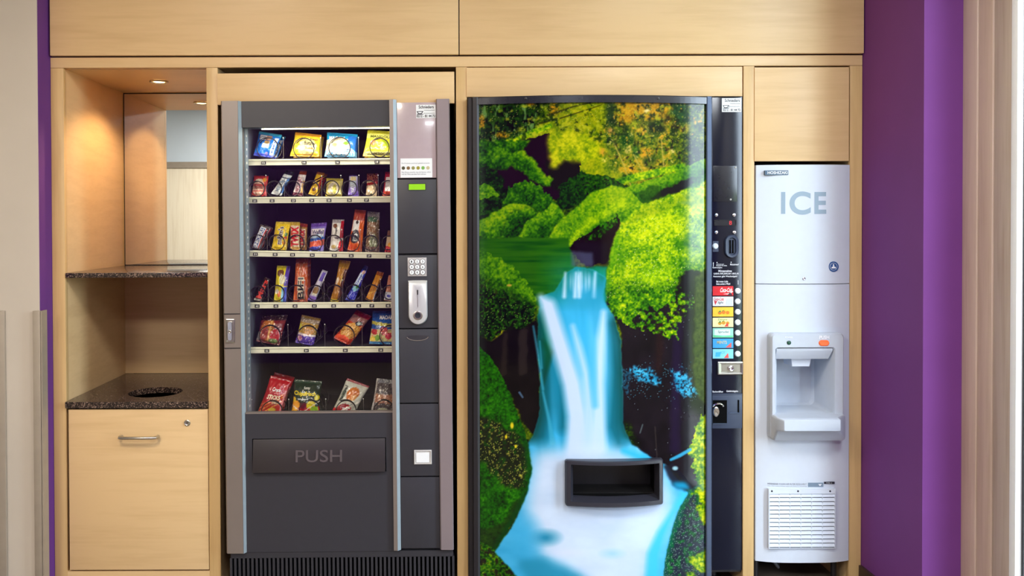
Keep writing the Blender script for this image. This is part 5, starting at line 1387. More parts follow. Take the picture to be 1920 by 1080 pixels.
for ri, R in enumerate(ROWS):
    ya, yb2, hgt = R['y']
    pl, pr = P(467, ya, YT), P(735, yb2, YT)
    hz = hgt / 500 * 1.02
    xr = XG1 + .004
    zr = pr.z + (xr - pr.x) * (pr.z - pl.z) / (pr.x - pl.x)
    tr = MB().add([(pl.x, YT, pl.z - hz), (xr, YT, zr - hz), (xr, YT, zr), (pl.x, YT, pl.z), (pl.x, YT + .006, pl.z - hz), (xr, YT + .006, zr - hz), (xr, YT + .006, zr), (pl.x, YT + .006, pl.z)],
                  [(0, 1, 2, 3), (4, 7, 6, 5), (0, 4, 5, 1), (2, 6, 7, 3), (1, 5, 6, 2), (0, 3, 7, 4)])
    tr.cur = 1
    tr.add([(pl.x, YT + .006, pl.z - .008), (xr, YT + .006, zr - .008), (xr, YT + .006, zr - .004), (pl.x, YT + .006, pl.z - .004), (pl.x, .58, pl.z - .008), (xr, .58, zr - .008), (xr, .58, zr - .004), (pl.x, .58, pl.z - .004)],
           [(0, 1, 2, 3), (4, 7, 6, 5), (0, 4, 5, 1), (2, 6, 7, 3), (1, 5, 6, 2), (0, 3, 7, 4)])
    tr.cur = 0
    tr.add([(pl.x, YT - .003, pl.z - .0055), (xr, YT - .003, zr - .0055), (xr, YT - .003, zr - .004), (pl.x, YT - .003, pl.z - .004), (pl.x, YT, pl.z - .0055), (xr, YT, zr - .0055), (xr, YT, zr - .004), (pl.x, YT, pl.z - .004)],
           [(0, 1, 2, 3), (0, 4, 5, 1), (2, 6, 7, 3), (1, 5, 6, 2), (0, 3, 7, 4)])
    tray = tr.build('tray', [M['tag_rail'], M['tray_metal']], sn)
    zat = lambda x: pl.z + (x - pl.x) * (zr - pl.z) / (xr - pl.x)
    TRAY_Z.append(zat)
    for (tx, num) in R['tags']:
        x = P(tx, ya, YT).x; z = zat(x) - hz * .62
        m = MB().slot(0).box(x - .0088, x + .0088, YT - .0022, YT, z - .0056, z + .0056).slot(1)
        text_into(m, str(num), x - .0052, x + .0052, z - .0036, z + .0036, YT - .0026, bold=.03)
        m.build('number_tag', [M['tag_black'], M['tip']], tray)
    for (px_, top) in R['div']:
        q = P(px_, top, YT + .004); zb_ = zat(q.x) - .004
        m = MB().slot(0).tube([(q.x, YT + .005, zb_), (q.x, YT + .005, q.z)], .0009, 5).slot(1).sphere((q.x, YT + .004, q.z), .0022, 8, 5)
        m.build('divider', [M['divider'], M['tip']], tray)
    for (cx, cy, cr) in R['coil']:
        q = P(cx, cy, YT + .008); r = cr * (DIST + YT + .008) / FPX
        zmin = zat(q.x) + r + .0005
        if ri == 5: zmin = q.z
        link('spiral', coil_mesh(r), tray, (q.x, YT + .008, max(q.z, zmin)))
sn.rotation_euler = (0, -TILT, 0)
# ------------------------------------------------------------------ packets in the snack machine
M['packet'] = attr_mat('printed_foil', rough=.27, coat=.25, spec=.6)
_inkc = {}
def inkm(c):
    if c not in _inkc: _inkc[c] = mat('packet_ink', c, .35, var=0)
    return _inkc[c]
NU, NV = 30, 42
_ft = {}
def fine_text(s, bold):
    """Lettering cut into small triangles so that it follows a bulging packet."""
    if (s, bold) not in _ft:
        tv, tf, ext = text_geo(s, bold, 2)
        bm = bmesh.new()
        ve = [bm.verts.new((a * ext[0], b * ext[1], 0)) for a, b in tv]
        for f in tf:
            try: bm.faces.new([ve[i] for i in f])
            except ValueError: pass
        for _ in range(3):
            bmesh.ops.triangulate(bm, faces=bm.faces)
            es = [e for e in bm.edges if e.calc_length() > .28]
            if not es: break
            bmesh.ops.subdivide_edges(bm, edges=es, cuts=1)
        bmesh.ops.triangulate(bm, faces=bm.faces)
        bm.verts.index_update()
        _ft[(s, bold)] = (np.array([(v.co.x / ext[0], v.co.y / ext[1]) for v in bm.verts]), [tuple(v.index for v in f.verts) for f in bm.faces])
        bm.free()
    return _ft[(s, bold)]
_u = np.linspace(0, 1, NU + 1); _v = np.linspace(0, 1, NV + 1)
UU, VV = np.meshgrid(_u, _v)
def paint(spec, seed):
    rng = np.random.default_rng(seed)
    C = np.zeros(UU.shape + (3,), np.float32)
    for s in spec:
        k = s[0]
        if k == 'bg': C[:] = s[1]; continue
        if k == 'grad': t = VV[..., None]; C[:] = np.array(s[1]) * (1 - t) + np.array(s[2]) * t; continue
        if k == 'n': C += (rng.random(UU.shape)[..., None] - .5) * s[1]; continue
        if k == 'nc': C += (rng.random(C.shape) - .5) * s[1]; continue
        c = np.array(s[-1], np.float32)
        if k == 'r': m = (UU >= s[1]) & (UU <= s[3]) & (VV >= s[2]) & (VV <= s[4])
        elif k == 'e': m = ((UU - s[1]) / s[3]) ** 2 + ((VV - s[2]) / s[4]) ** 2 <= 1
        elif k == 'd': m = np.abs(VV - (s[1] + s[2] * UU)) < s[3]          # slanted band
        elif k == 's': m = (rng.random(UU.shape) < s[1]) & (VV > s[2]) & (VV < s[3])   # speckle
        C[m] = c
    rib = 1 - .22 * ((VV > .945) | (VV < .045)) * ((np.arange(NV + 1) % 2)[:, None])  # crimp ridges drawn as darker stripes, their shade put into the colour
    return lin_np(C * rib[..., None])
def packet(name, label, cat, quad, th, spec, texts=(), y0=.095, lean=.05, group=None, seed=0, behind=0, wob=.0016, waist=.045, blabel=None):
    """Pillow-shaped packet whose corners are seen at quad = (tl, tr, br, bl); it leans back by lean."""
    tl, tr, br, bl = quad
    TL, TR = P(tl[0], tl[1], y0 + lean), P(tr[0], tr[1], y0 + lean)
    BR, BL = P(br[0], br[1], y0), P(bl[0], bl[1], y0)
    rng = np.random.default_rng(seed + 100)
    ph = rng.random(6) * 6.28
    def surf(u, v, side=-1):
        u2 = .5 + (u - .5) * (1 - waist * np.sin(np.pi * np.clip((v - .1) / .8, 0, 1)))
        a = np.clip((v - .06) / .88, 0, 1)
        b = (np.clip(4 * u * (1 - u), 0, 1) ** .62) * (np.clip(4 * a * (1 - a), 0, 1) ** .55)
        w = wob * (np.sin(u * 13 + ph[0] + 5 * v) + np.sin(v * 19 + ph[1] + 4 * u) + .7 * np.sin(u * 31 + ph[2]) * np.sin(v * 27 + ph[3]))
        w = w * np.clip(4 * u * (1 - u) * 2, 0, 1)
        g = lambda i: (TL[i] * (1 - u2) + TR[i] * u2) * v + (BL[i] * (1 - u2) + BR[i] * u2) * (1 - v)
        return g(0), g(1) + side * (th * .5 * b) + w * (1 if side < 0 else .6) + (0 if side < 0 else .0006), g(2)
    fx, fy, fz = surf(UU, VV, -1); bx_, by_, bz_ = surf(UU[::3, ::3], VV[::3, ::3], 1)
    nv1, nu1 = UU.shape; nv2, nu2 = bx_.shape
    vs = np.concatenate([np.stack([fx.ravel(), fy.ravel(), fz.ravel()], -1), np.stack([bx_.ravel(), by_.ravel(), bz_.ravel()], -1)])
    i1 = np.arange(nv1 * nu1).reshape(nv1, nu1); i2 = np.arange(nv2 * nu2).reshape(nv2, nu2) + nv1 * nu1
    q1 = np.stack([i1[:-1, :-1], i1[:-1, 1:], i1[1:, 1:], i1[1:, :-1]], -1).reshape(-1, 4)
    q2 = np.stack([i2[:-1, :-1], i2[1:, :-1], i2[1:, 1:], i2[:-1, 1:]], -1).reshape(-1, 4)
    fs = [tuple(q) for q in q1.tolist()] + [tuple(q) for q in q2.tolist()]
    def rim(a, b):
        for k in range(len(b) - 1):
            A = [int(x) for x in a[3 * k:3 * k + 4]]
            fs.append(tuple([int(b[k]), int(b[k + 1])] + A[::-1]))
    rim(i1[0], i2[0]); rim(i1[-1][::-1], i2[-1][::-1]); rim(i1[:, 0][::-1], i2[:, 0][::-1]); rim(i1[:, -1], i2[:, -1])
    me = bpy.data.meshes.new(name)
    me.from_pydata(vs.tolist(), [], fs)
    me.polygons.foreach_set('use_smooth', np.ones(len(fs), bool))
    col = paint(spec, seed)
    cc = np.concatenate([col.reshape(-1, 3), col[::3, ::3].reshape(-1, 3)])
    at = me.color_attributes.new('Col', 'FLOAT_COLOR', 'POINT')
    at.data.foreach_set('color', np.concatenate([cc, np.ones((len(cc), 1))], 1).astype(np.float32).ravel())
    me.materials.append(M['packet'])
    o = link(name, me)
    tag(o, label, cat, group)
    if texts:
        m = MB(); mats = []
        for ti, t in enumerate(texts):
            s, u0, v0, u1, v1, c = t[:6]; rot = t[6] if len(t) > 6 else 0; bold = t[7] if len(t) > 7 else .02
            mm = inkm(c)
            if mm not in mats: mats.append(mm)
            m.slot(mats.index(mm))
            tv, tf = fine_text(s, bold)
            a, b = tv[:, 0], tv[:, 1]
            if rot: a, b = 1 - b, a.copy()          # written upwards
            uu, vv = u0 + (u1 - u0) * a, v0 + (v1 - v0) * b
            x, y, z = surf(uu, vv, -1)
            m.add(np.stack([x, y - .0026 - .0010 * ti, z], -1).tolist(), tf)
        m.build('lettering', mats, o)
    if behind:
        for k in range(1, behind + 1):
            c = o.copy(); COL.objects.link(c); c.location = (o.location[0], o.location[1] + .075 * k, o.location[2])
            c['label'] = 'second ' + label.split(' on the ')[0].split(' leaning')[0].split(' at the')[0].split(' beside')[0] + ' queued behind the first'
            for ch in o.children:
                d = ch.copy(); COL.objects.link(d); d.parent = c; d.matrix_parent_inverse = ch.matrix_parent_inverse.copy()
    return o
B_, W, K = (20, 18, 20), (246, 244, 240), (30, 26, 26)
g1, g2, g3, g4, g5, g6 = ['packets on the top tray', 'bars and pouches on the second tray', 'chocolate bars on the third tray', 'sticks and bars on the fourth tray', 'snack bags on the fifth tray', 'crisp bags on the bottom tray']
# row 1
packet('biscuit_packet', 'bright blue biscuit packet with white label squares on the top tray', 'packet', ((486, 246), (529, 253), (512, 296), (475, 291.5)), .035,
       [('bg', (22, 120, 222)), ('r', 0, .9, 1, 1, (60, 180, 226)), ('r', 0, 0, 1, .12, (70, 90, 220)), ('r', .12, .68, .42, .88, W), ('r', .42, .68, .66, .88, (190, 140, 110)), ('r', .32, .36, .66, .56, (244, 240, 232)), ('e', .52, .60, .14, .06, (200, 160, 90)), ('r', .80, .08, .94, .82, (226, 236, 246)), ('e', .62, .14, .07, .07, (150, 140, 200)), ('n', 14)],
       [('BUTTER', .1, .70, .4, .82, (60, 80, 120)), ('KEKS', .84, .2, .92, .7, (30, 90, 180), 1)], group=g1, seed=1, behind=1)
packet('crisp_bag', 'yellow crisp bag with an orange top band on the top tray', 'packet', ((554, 247.5), (603, 253), (598, 294), (543.5, 293)), .045,
       [('bg', (246, 206, 40)), ('r', 0, .88, 1, 1, (236, 160, 40)), ('e', .55, .42, .34, .36, (248, 232, 150)), ('e', .18, .5, .1, .06, (220, 180, 50)), ('r', 0, 0, 1, .08, (238, 176, 34)), ('n', 16), ('s', .02, .1, .9, (200, 120, 40))],
       [('funny', .44, .42, .86, .66, (60, 46, 40)), ('Snack', .5, .32, .8, .42, (190, 90, 60)), ('frisch', .62, .70, .92, .80, (110, 70, 50))], group=g1, seed=2, behind=1)
packet('sweets_bag', 'sky blue sweets bag with a cream picture band on the top tray', 'packet', ((613.5, 248), (671, 252), (665.5, 294), (608, 294)), .045,
       [('bg', (30, 160, 220)), ('e', .45, .45, .62, .32, (240, 226, 190)), ('e', .2, .5, .14, .1, (206, 150, 110)), ('e', .5, .5, .12, .1, (238, 214, 170)), ('e', .68, .58, .08, .07, (130, 200, 40)), ('e', .80, .52, .09, .09, (240, 140, 50)), ('e', .86, .34, .08, .08, (220, 120, 120)), ('r', 0, .02, 1, .24, (120, 190, 230)), ('r', .72, .28, 1, .9, (40, 110, 210)), ('e', .45, .45, .38, .24, (240, 226, 190)), ('e', .68, .56, .09, .07, (130, 200, 40)), ('e', .30, .48, .1, .08, (206, 150, 110)), ('n', 18)],
       [('KONFEKT', .04, .05, .94, .21, W, 0, .035), ('MAOAM', .1, .70, .6, .84, (246, 236, 214), 0, .03)], group=g1, seed=3, behind=1)
packet('fruit_gum_bag', 'lemon yellow fruit gum bag with orange splashes on the top tray', 'packet', ((689.5, 243.5), (737, 246.5), (737, 294), (680, 293)), .045,
       [('bg', (236, 224, 50)), ('r', 0, .68, 1, .86, (240, 232, 120)), ('e', .30, .50, .14, .1, (226, 110, 60)), ('e', .48, .44, .12, .12, (236, 160, 60)), ('e', .68, .46, .2, .18, (190, 210, 40)), ('r', 0, .04, 1, .18, (240, 230, 150)), ('r', 0, 0, .1, .3, (236, 176, 60)), ('n', 26)],
       [('MANGOU', .16, .70, .9, .80, (90, 96, 30)), ('GUMMIBOOZE', .12, .06, .9, .15, (96, 90, 30))], group=g1, seed=4, behind=1)
# row 2
packet('gum_pouch', 'small red pouch with a cream panel at the left end of the second tray', 'packet', ((476.5, 329), (503.5, 330), (500, 368), (470.5, 368)), .025,
       [('bg', (206, 52, 40)), ('e', .45, .42, .42, .38, (240, 190, 160)), ('r', .1, .5, .85, .58, (220, 90, 70)), ('r', .1, .22, .85, .28, (200, 60, 50)), ('e', .45, .76, .3, .08, (236, 214, 180)), ('e', .8, .8, .14, .1, (236, 150, 40)), ('n', 24)], [('TOFFEE', .14, .36, .76, .48, (150, 40, 30))], group=g2, seed=5)
packet('milk_bar', 'tilted white and blue bar with a dark clear crimp on the second tray', 'bar', ((536.5, 319), (552, 323), (527, 367.5), (508, 363)), .024,
       [('bg', (232, 234, 230)), ('r', .75, .1, 1, .75, (60, 120, 190)), ('r', 0, .84, 1, 1, (40, 44, 52)), ('r', 0, .68, 1, .72, (60, 70, 90)), ('d', .50, .1, .02, (120, 150, 180)), ('n', 14)], [('MILCH', .2, .14, .6, .6, (120, 130, 140), 1)], group=g2, seed=6, waist=.1)
packet('nougat_bar', 'white bar with pink lettering and an amber twist of wrap on the second tray', 'bar', ((562.5, 320), (575.5, 321), (567, 368), (547.5, 366)), .026,
       [('bg', (242, 226, 220)), ('r', 0, .84, 1, 1, (176, 70, 20)), ('r', .74, .0, 1, .6, (230, 180, 90)), ('r', 0, 0, 1, .12, (110, 30, 40)), ('d', .62, -.1, .03, (120, 90, 100)), ('n', 20), ('s', .05, .1, .6, (200, 120, 120))], [('NOUGAT', .16, .16, .62, .76, (180, 100, 110), 1)], group=g2, seed=7)
packet('caramel_bar', 'golden yellow bar with dark brown stripes on the second tray', 'bar', ((595, 322), (609, 324.5), (595, 367.5), (578, 364)), .026,
       [('bg', (226, 180, 30)), ('d', .42, .3, .05, (60, 24, 14)), ('d', .56, .3, .04, (70, 28, 14)), ('e', .45, .24, .2, .08, (90, 40, 16)), ('r', .8, .3, 1, .8, (190, 50, 40)), ('r', 0, .9, 1, 1, (200, 120, 30)), ('n', 24)], group=g2, seed=8, behind=1)
packet('nut_pouch', 'pale gold pouch with a plump front in the middle of the second tray', 'packet', ((612, 334), (643.5, 335), (641, 368.5), (610, 368.5)), .034,
       [('bg', (226, 206, 110)), ('e', .5, .42, .36, .38, (240, 224, 190)), ('e', .55, .4, .12, .26, (226, 214, 80)), ('r', 0, .86, 1, 1, (190, 170, 60)), ('r', 0, 0, 1, .1, (200, 180, 50)), ('n', 34)], group=g2, seed=9)
packet('wafer_bar', 'white and violet wafer bar standing upright on the second tray', 'bar', ((655, 328), (670.5, 328), (672.5, 368.5), (652, 368.5)), .026,
       [('grad', (110, 80, 180), (224, 220, 236)), ('r', .2, .72, .8, .92, (240, 220, 160)), ('r', 0, .93, 1, 1, (80, 50, 130)), ('r', .15, .45, .8, .7, (214, 226, 232)), ('n', 26), ('s', .06, .2, .7, (120, 120, 140))], [('WAFER', .3, .16, .7, .6, (240, 238, 246), 1)], group=g2, seed=10)
packet('hazelnut_bar', 'cream bar in a dark red crackled wrap near the right of the second tray', 'bar', ((688, 325), (711, 325), (706, 368.5), (686, 367.5)), .028,
       [('bg', (240, 214, 170)), ('r', 0, .62, 1, 1, (96, 30, 26)), ('d', .5, .1, .06, (190, 50, 34)), ('s', .25, .62, 1, (190, 120, 90)), ('e', .5, .06, .12, .05, (70, 80, 30)), ('n', 26)], group=g2, seed=11)
packet('cherry_bar', 'white bar with a red foot at the glass edge on the second tray', 'bar', ((722.5, 322), (740, 322), (740, 368.5), (717, 367.5)), .028,
       [('bg', (240, 232, 230)), ('r', 0, .78, .5, 1, (180, 30, 50)), ('r', 0, 0, 1, .2, (226, 84, 50)), ('r', 0, .12, .14, .8, (190, 50, 60)), ('n', 18)], group=g2, seed=12)
# row 3
packet('peanut_bar', 'tilted dark peanut bar with a blue name band on the third tray', 'bar', ((488.5, 420.5), (505.5, 428), (487, 468.5), (470.5, 464)), .026,
       [('bg', (70, 40, 36)), ('r', .16, .03, .72, .93, (238, 236, 238)), ('r', .22, .05, .64, .90, (70, 84, 150)), ('r', .72, .05, .82, .92, (190, 60, 50)), ('r', 0, .94, 1, 1, (96, 80, 60)), ('n', 10)], [('SNICKERS', .25, .07, .61, .88, W, 1, .03)], group=g3, seed=13, behind=1)
packet('peanut_bag', 'yellow chocolate peanut bag with large brown letters on the third tray', 'packet', ((517.5, 415.5), (545.5, 416.5), (537, 469.5), (508.5, 468.5)), .034,
       [('bg', (240, 200, 24)), ('r', 0, .92, 1, 1, (214, 180, 40)), ('e', .86, .55, .1, .07, (60, 130, 50)), ('e', .86, .44, .1, .06, (200, 60, 30)), ('e', .8, .26, .12, .06, (230, 150, 20)), ('e', .12, .5, .09, .05, (200, 90, 30)), ('n', 20), ('s', .03, .05, .95, (250, 236, 130))],
       [("m&m's", .27, .20, .66, .84, (250, 244, 230), 1, .075), ("m&m's", .30, .21, .63, .83, (56, 26, 20), 1, .02)], group=g3, seed=14)
packet('twin_bar', 'gold twin biscuit bar with red slanted letters on the third tray', 'bar', ((544.5, 416), (562.5, 416.5), (562, 469), (544, 468)), .026,
       [('bg', (206, 156, 70)), ('r', 0, .9, 1, 1, (196, 160, 50)), ('r', .06, .10, .94, .86, (238, 214, 180)), ('n', 24), ('s', .04, .0, 1, (120, 60, 30))], [('TWIX', .08, .12, .92, .84, (206, 26, 30), 1, .05)], group=g3, seed=15)
packet('twin_bar', 'second gold twin bar with red letters, standing behind the first on the third tray', 'bar', ((562, 418), (577, 420), (575, 469), (561, 468)), .026,
       [('bg', (180, 130, 60)), ('r', 0, .86, 1, 1, (150, 50, 40)), ('r', .04, .10, .8, .8, (226, 190, 150)), ('n', 30), ('s', .06, .0, 1, (110, 50, 30))], [('TWIX', .06, .14, .78, .78, (196, 28, 32), 1, .05)], y0=.125, group=g3, seed=16)
packet('wafer_packet', 'lilac wafer packet with a red and blue wave on the third tray', 'packet', ((583.5, 419), (613, 417), (606.5, 471.5), (579.5, 471.5)), .03,
       [('bg', (132, 112, 196)), ('r', 0, .86, 1, 1, (104, 70, 164)), ('r', .05, .56, .92, .80, (236, 226, 226)), ('e', .5, .46, .5, .14, (190, 212, 230)), ('d', .40, .06, .05, (40, 90, 180)), ('d', .24, .08, .10, (228, 92, 50)), ('e', .4, .08, .42, .1, (60, 70, 170)), ('n', 22)], [('Waffel', .12, .60, .86, .76, (70, 60, 110))], group=g3, seed=17)
packet('milk_slice_bar', 'white bar with a red side and black script on the third tray', 'bar', ((623.5, 411.5), (645.5, 412), (643, 471.5), (617.5, 471)), .03,
       [('bg', (238, 232, 222)), ('r', 0, .90, 1, 1, (170, 160, 160)), ('r', .74, .42, 1, .96, (176, 24, 34)), ('e', .92, .14, .28, .22, (228, 36, 34)), ('e', .3, .80, .18, .07, (120, 70, 30)), ('e', .5, .42, .2, .03, (60, 50, 50)), ('e', .3, .14, .2, .06, (220, 190, 120)), ('n', 16)], [('Riegel', .3, .50, .52, .74, (60, 44, 40), 1)], group=g3, seed=18)
packet('crunch_bar', 'tall orange crunch bar with a black and white swirl on the third tray', 'bar', ((665.5, 393), (686.5, 394.5), (678, 472), (651, 471.5)), .03,
       [('bg', (232, 104, 24)), ('r', 0, .74, 1, 1, (170, 66, 34)), ('r', .06, .48, .62, .74, (236, 230, 226)), ('e', .40, .36, .34, .17, (40, 28, 26)), ('e', .46, .34, .2, .09, (236, 234, 228)), ('e', .4, .70, .12, .04, (50, 30, 30)), ('e', .4, .10, .5, .08, (214, 74, 16)), ('s', .08, 0, .2, (246, 150, 40)), ('n', 24)], [('BUENO', .18, .28, .72, .40, (40, 60, 70), 0)], group=g3, seed=19)
packet('nut_bag', 'clear bag of brown nuts with a green top on the third tray', 'packet', ((689, 396.5), (712.5, 398), (711, 473), (684.5, 472)), .034,
       [('bg', (128, 104, 72)), ('r', 0, .80, 1, 1, (120, 110, 110)), ('r', .05, .74, .8, .86, (66, 100, 70)), ('r', .1, .5, .7, .72, (140, 100, 64)), ('e', .6, .24, .32, .2, (130, 136, 96)), ('r', 0, 0, 1, .12, (128, 96, 84)), ('n', 56), ('s', .06, 0, .9, (226, 220, 200))], group=g3, seed=20)
packet('fruit_bar', 'white bar with a red foot at the glass edge on the third tray', 'bar', ((727, 432), (741, 432), (741, 474.5), (721, 473.5)), .026,
       [('bg', (238, 210, 170)), ('r', 0, 0, 1, .3, (200, 40, 34)), ('e', .5, .36, .3, .1, (240, 170, 60)), ('r', 0, .7, .6, 1, (130, 90, 70)), ('n', 30)], group=g3, seed=21)
# row 4
packet('nougat_stick', 'slim dark bar with red script leaning at the left of the fourth tray', 'bar', ((496.5, 519), (507, 523.5), (490, 566), (475.5, 562)), .024,
       [('bg', (44, 22, 22)), ('r', 0, 0, 1, .08, (210, 200, 180)), ('n', 20), ('s', .04, 0, 1, (130, 90, 70))], [('Mars', .12, .12, .88, .92, (214, 60, 44), 1, .03)], group=g4, seed=22)
packet('banana_bar', 'yellow and violet banana bar standing upright on the fourth tray', 'bar', ((519.5, 498), (544.5, 499), (536, 566), (513, 565.5)), .028,
       [('bg', (226, 204, 34)), ('r', .72, .45, 1, 1, (84, 58, 150)), ('r', .6, 0, .74, .42, (140, 200, 226)), ('r', .74, 0, 1, .42, (50, 70, 190)), ('e', .36, .80, .26, .10, (110, 66, 30)), ('e', .55, .62, .24, .14, (210, 200, 160)), ('e', .4, .22, .14, .09, (230, 110, 50)), ('e', .2, .28, .16, .06, (226, 210, 190)), ('n', 16)], group=g4, seed=23)
packet('salami_stick', 'tall orange brown salami stick with outlined letters on the fourth tray', 'bar', ((555, 485.5), (577.5, 485.5), (577, 566), (549.5, 565.5)), .03,
       [('bg', (196, 84, 26)), ('r', 0, .9, 1, 1, (150, 60, 24)), ('r', .36, .55, .62, .9, (180, 96, 60)), ('s', .1, .55, .92, (220, 170, 130)), ('r', .0, .0, .1, .9, (214, 100, 30)), ('n', 18)], [('BIFI', .28, .06, .78, .58, (236, 214, 180), 1, .085), ('BIFI', .32, .07, .74, .57, (34, 20, 16), 1, .02)], group=g4, seed=24, behind=1)
packet('coconut_stick', 'slim silver and lilac stick leaning across the fourth tray', 'bar', ((604.5, 505.5), (614.5, 509), (590.5, 566), (576.5, 562)), .022,
       [('bg', (196, 190, 206)), ('r', 0, 0, 1, .16, (130, 96, 180)), ('e', .5, .34, .4, .14, (150, 110, 50)), ('r', .3, .66, .86, .94, (110, 90, 180)), ('r', .2, .2, .9, .26, (220, 214, 180)), ('n', 22)], group=g4, seed=25)
packet('gold_bar', 'tall gold chocolate bar with a flared top on the fourth tray', 'bar', ((637, 487.5), (657.5, 490), (637.5, 566), (619, 565)), .03,
       [('bg', (176, 116, 20)), ('r', 0, .82, 1, 1, (206, 150, 30)), ('e', .2, .5, .16, .08, (220, 200, 170)), ('r', .62, .5, .82, .62, (214, 180, 50)), ('r', .7, 0, 1, .8, (96, 50, 20)), ('r', 0, 0, .8, .07, (236, 206, 40)), ('n', 30)], group=g4, seed=26, waist=.14)
packet('star_bar', 'slim royal blue bar sprinkled with white stars on the fourth tray', 'bar', ((683.5, 497), (691.5, 500.5), (664, 566), (646.5, 562)), .024,
       [('bg', (34, 48, 180)), ('r', 0, .40, .7, .80, (206, 216, 236)), ('e', .5, .36, .4, .08, (150, 210, 230)), ('e', .62, .42, .2, .05, (70, 160, 80)), ('r', 0, .88, 1, 1, (30, 40, 100)), ('e', .55, .82, .3, .05, (236, 190, 170)), ('s', .08, 0, .3, (200, 210, 246)), ('n', 20)], [('Crisp', .2, .44, .6, .76, (40, 60, 160), 1)], group=g4, seed=27)
packet('honey_bar', 'amber bar with a bright silver edge leaning on the fourth tray', 'bar', ((707.5, 508), (720, 511.5), (699.5, 566.5), (685, 561)), .026,
       [('bg', (214, 140, 26)), ('r', .84, .04, 1, .6, (226, 220, 224)), ('r', 0, .86, 1, 1, (150, 76, 24)), ('d', .2, .2, .02, (236, 180, 60)), ('n', 30)], group=g4, seed=28)
packet('muesli_bar', 'speckled muesli bar half hidden by the glass edge on the fourth tray', 'bar', ((728.5, 516), (741, 516), (741, 566.5), (719.5, 563)), .026,
       [('bg', (190, 130, 100)), ('s', .2, .4, 1, (200, 60, 40)), ('r', 0, .04, 1, .34, (200, 200, 214)), ('e', .4, .2, .2, .06, (60, 60, 170)), ('n', 50)], group=g4, seed=29)
# row 5
packet('salami_sandwich', 'clear wrapped salami sandwich at the left of the fifth tray', 'snack', ((491, 592), (540, 590), (524, 648), (480, 640)), .05,
       [('bg', (112, 30, 28)), ('e', .36, .5, .28, .42, (176, 100, 40)), ('e', .3, .36, .16, .26, (150, 60, 50)), ('r', .46, .06, .53, .96, (214, 160, 90)), ('e', .75, .34, .22, .2, (170, 36, 40)), ('e', .7, .12, .18, .08, (100, 120, 60)), ('r', 0, .82, 1, 1, (60, 34, 36)), ('r', 0, .05, .1, .4, (150, 140, 140)), ('n', 40), ('s', .03, 0, 1, (226, 200, 180))], group=g5, seed=30)
packet('waffle_bag', 'gold and violet waffle bag on the fifth tray beside the sandwich', 'packet', ((566, 590), (602, 597.5), (587.5, 648.5), (553, 642.5)), .045,
       [('bg', (176, 136, 60)), ('r', 0, 0, 1, .34, (86, 60, 160)), ('r', 0, .32, 1, .40, (220, 200, 200)), ('e', .6, .52, .3, .14, (200, 140, 70)), ('r', 0, .78, 1, .92, (150, 130, 110)), ('r', 0, .5, .14, .7, (200, 190, 60)), ('e', .2, .2, .14, .1, (190, 120, 150)), ('n', 40), ('s', .04, 0, 1, (236, 224, 200))], group=g5, seed=31)
packet('peanut_packet', 'red and gold roasted peanut packet lying tilted on the fifth tray', 'packet', ((669, 581), (697, 593), (656, 648.5), (624.5, 634)), .05,
       [('bg', (196, 60, 30)), ('r', 0, .88, 1, 1, (150, 20, 36)), ('e', .5, .40, .5, .26, (214, 150, 60)), ('r', 0, .66, 1, .88, (150, 100, 90)), ('e', .66, .68, .2, .07, (30, 40, 46)), ('e', .66, .68, .13, .04, (196, 206, 190)), ('e', .4, .12, .4, .1, (240, 90, 50)), ('s', .16, .2, .62, (240, 200, 110)), ('s', .1, .2, .62, (120, 40, 20)), ('n', 30)], group=g5, seed=32)
packet('gummy_bag', 'deep blue fruit gummy bag with white lettering at the right of the fifth tray', 'packet', ((699, 583), (741, 583), (741, 646), (692, 645)), .045,
       [('bg', (30, 84, 160)), ('r', 0, .08, 1, .46, (226, 214, 150)), ('e', .16, .38, .14, .09, (190, 50, 50)), ('e', .55, .42, .16, .12, (200, 60, 50)), ('e', .3, .2, .12, .09, (130, 180, 60)), ('e', .12, .16, .1, .08, (236, 200, 60)), ('e', .74, .26, .14, .1, (200, 60, 70)), ('r', 0, 0, 1, .08, (50, 130, 190)), ('d', .66, -.1, .05, (190, 180, 70)), ('n', 26), ('s', .05, .1, .46, (240, 90, 90))], [('MAOAM', .34, .76, .92, .88, W, 0, .02)], group=g5, seed=33)
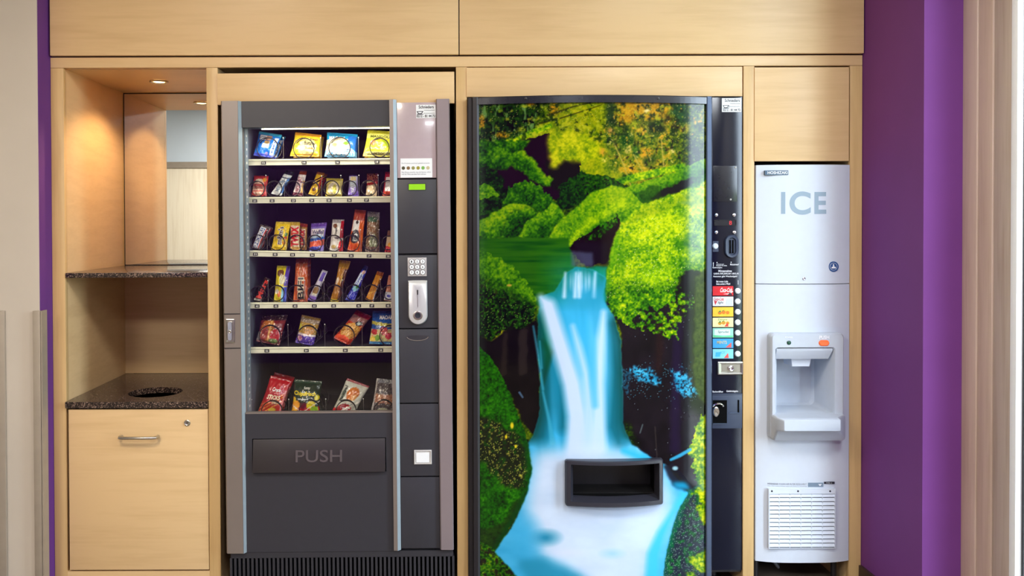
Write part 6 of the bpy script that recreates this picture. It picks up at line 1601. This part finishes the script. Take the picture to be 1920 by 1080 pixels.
# row 6
packet('stick_bag', 'glossy red pretzel stick bag leaning at the left of the bottom tray', 'packet', ((508, 704), (546.5, 714), (525, 777), (481.5, 777)), .045,
       [('bg', (170, 14, 28)), ('r', 0, 0, 1, .36, (190, 40, 24)), ('d', .06, .5, .016, (236, 150, 60)), ('d', .16, .5, .014, (230, 130, 60)), ('d', -.06, .5, .016, (240, 160, 70)), ('d', .26, .35, .010, (226, 110, 60)), ('e', .6, .12, .16, .09, (226, 190, 60)), ('r', .92, .1, .97, .7, (226, 130, 130)), ('n', 20)],
       [('Croco', .32, .66, .72, .76, W, 0, .02), ('STICKS', .2, .44, .80, .56, (246, 226, 190), 0, .03), ('Pretzel', .5, .33, .84, .42, (240, 220, 180))], group=g6, seed=34, y0=.10, behind=1)
packet('crisp_bag', 'dark green crisp bag with yellow lettering and crossed peppers on the bottom tray', 'packet', ((552.5, 711), (604, 714.5), (598.5, 777), (546, 777)), .05,
       [('bg', (26, 44, 28)), ('r', 0, .92, 1, 1, (50, 70, 54)), ('r', 0, 0, 1, .26, (170, 20, 30)), ('e', .14, .30, .16, .12, (240, 160, 30)), ('e', .08, .12, .14, .1, (240, 170, 30)), ('e', .7, .30, .16, .12, (236, 206, 30)), ('e', .82, .16, .14, .1, (150, 190, 40)), ('e', .42, .28, .14, .1, (120, 20, 50)), ('d', .28, -.5, .012, (240, 226, 200)), ('d', -.14, .55, .012, (240, 226, 200)), ('e', .9, .52, .08, .08, (226, 206, 40)), ('e', .04, .44, .07, .08, (230, 190, 30)), ('n', 14)],
       [('Chipsfrisch', .03, .54, .86, .70, (246, 216, 40), 0, .03), ('ungarisch', .2, .44, .78, .51, W), ('funny', .4, .74, .62, .84, (220, 214, 200))], group=g6, seed=35, y0=.10)
packet('pretzel_bag', 'pale grey and red pretzel bag tilted to the right on the bottom tray', 'packet', ((651, 709), (693, 724), (664, 777), (619.5, 777)), .05,
       [('bg', (206, 204, 188)), ('r', 0, .94, 1, 1, (150, 30, 46)), ('r', 0, 0, .45, .2, (216, 20, 26)), ('e', .52, .66, .26, .20, (200, 110, 40)), ('e', .62, .56, .12, .09, (226, 160, 90)), ('e', .44, .16, .32, .2, (160, 20, 30)), ('d', -.08, .55, .035, (246, 236, 220)), ('e', .54, .40, .12, .06, (236, 230, 214)), ('e', .14, .62, .08, .14, (110, 124, 110)), ('n', 22)],
       [('TUC', .36, .12, .70, .24, W, 0, .02), ('Brezel', .06, .42, .18, .84, (40, 44, 40), 1)], group=g6, seed=36, y0=.10)
packet('coffee_nut_bag', 'clear bag of dark sugared nuts with a pale edge on the bottom tray', 'packet', ((706.5, 709), (742, 713), (738, 777), (694, 777)), .045,
       [('bg', (88, 78, 80)), ('r', 0, .9, 1, 1, (130, 130, 136)), ('r', 0, 0, .07, 1, (190, 184, 180)), ('r', .08, .34, 1, .58, (170, 110, 84)), ('e', .5, .08, .3, .12, (170, 170, 140)), ('s', .14, .3, .6, (220, 170, 130)), ('n', 60), ('s', .05, 0, 1, (230, 226, 220))], group=g6, seed=37, y0=.10)
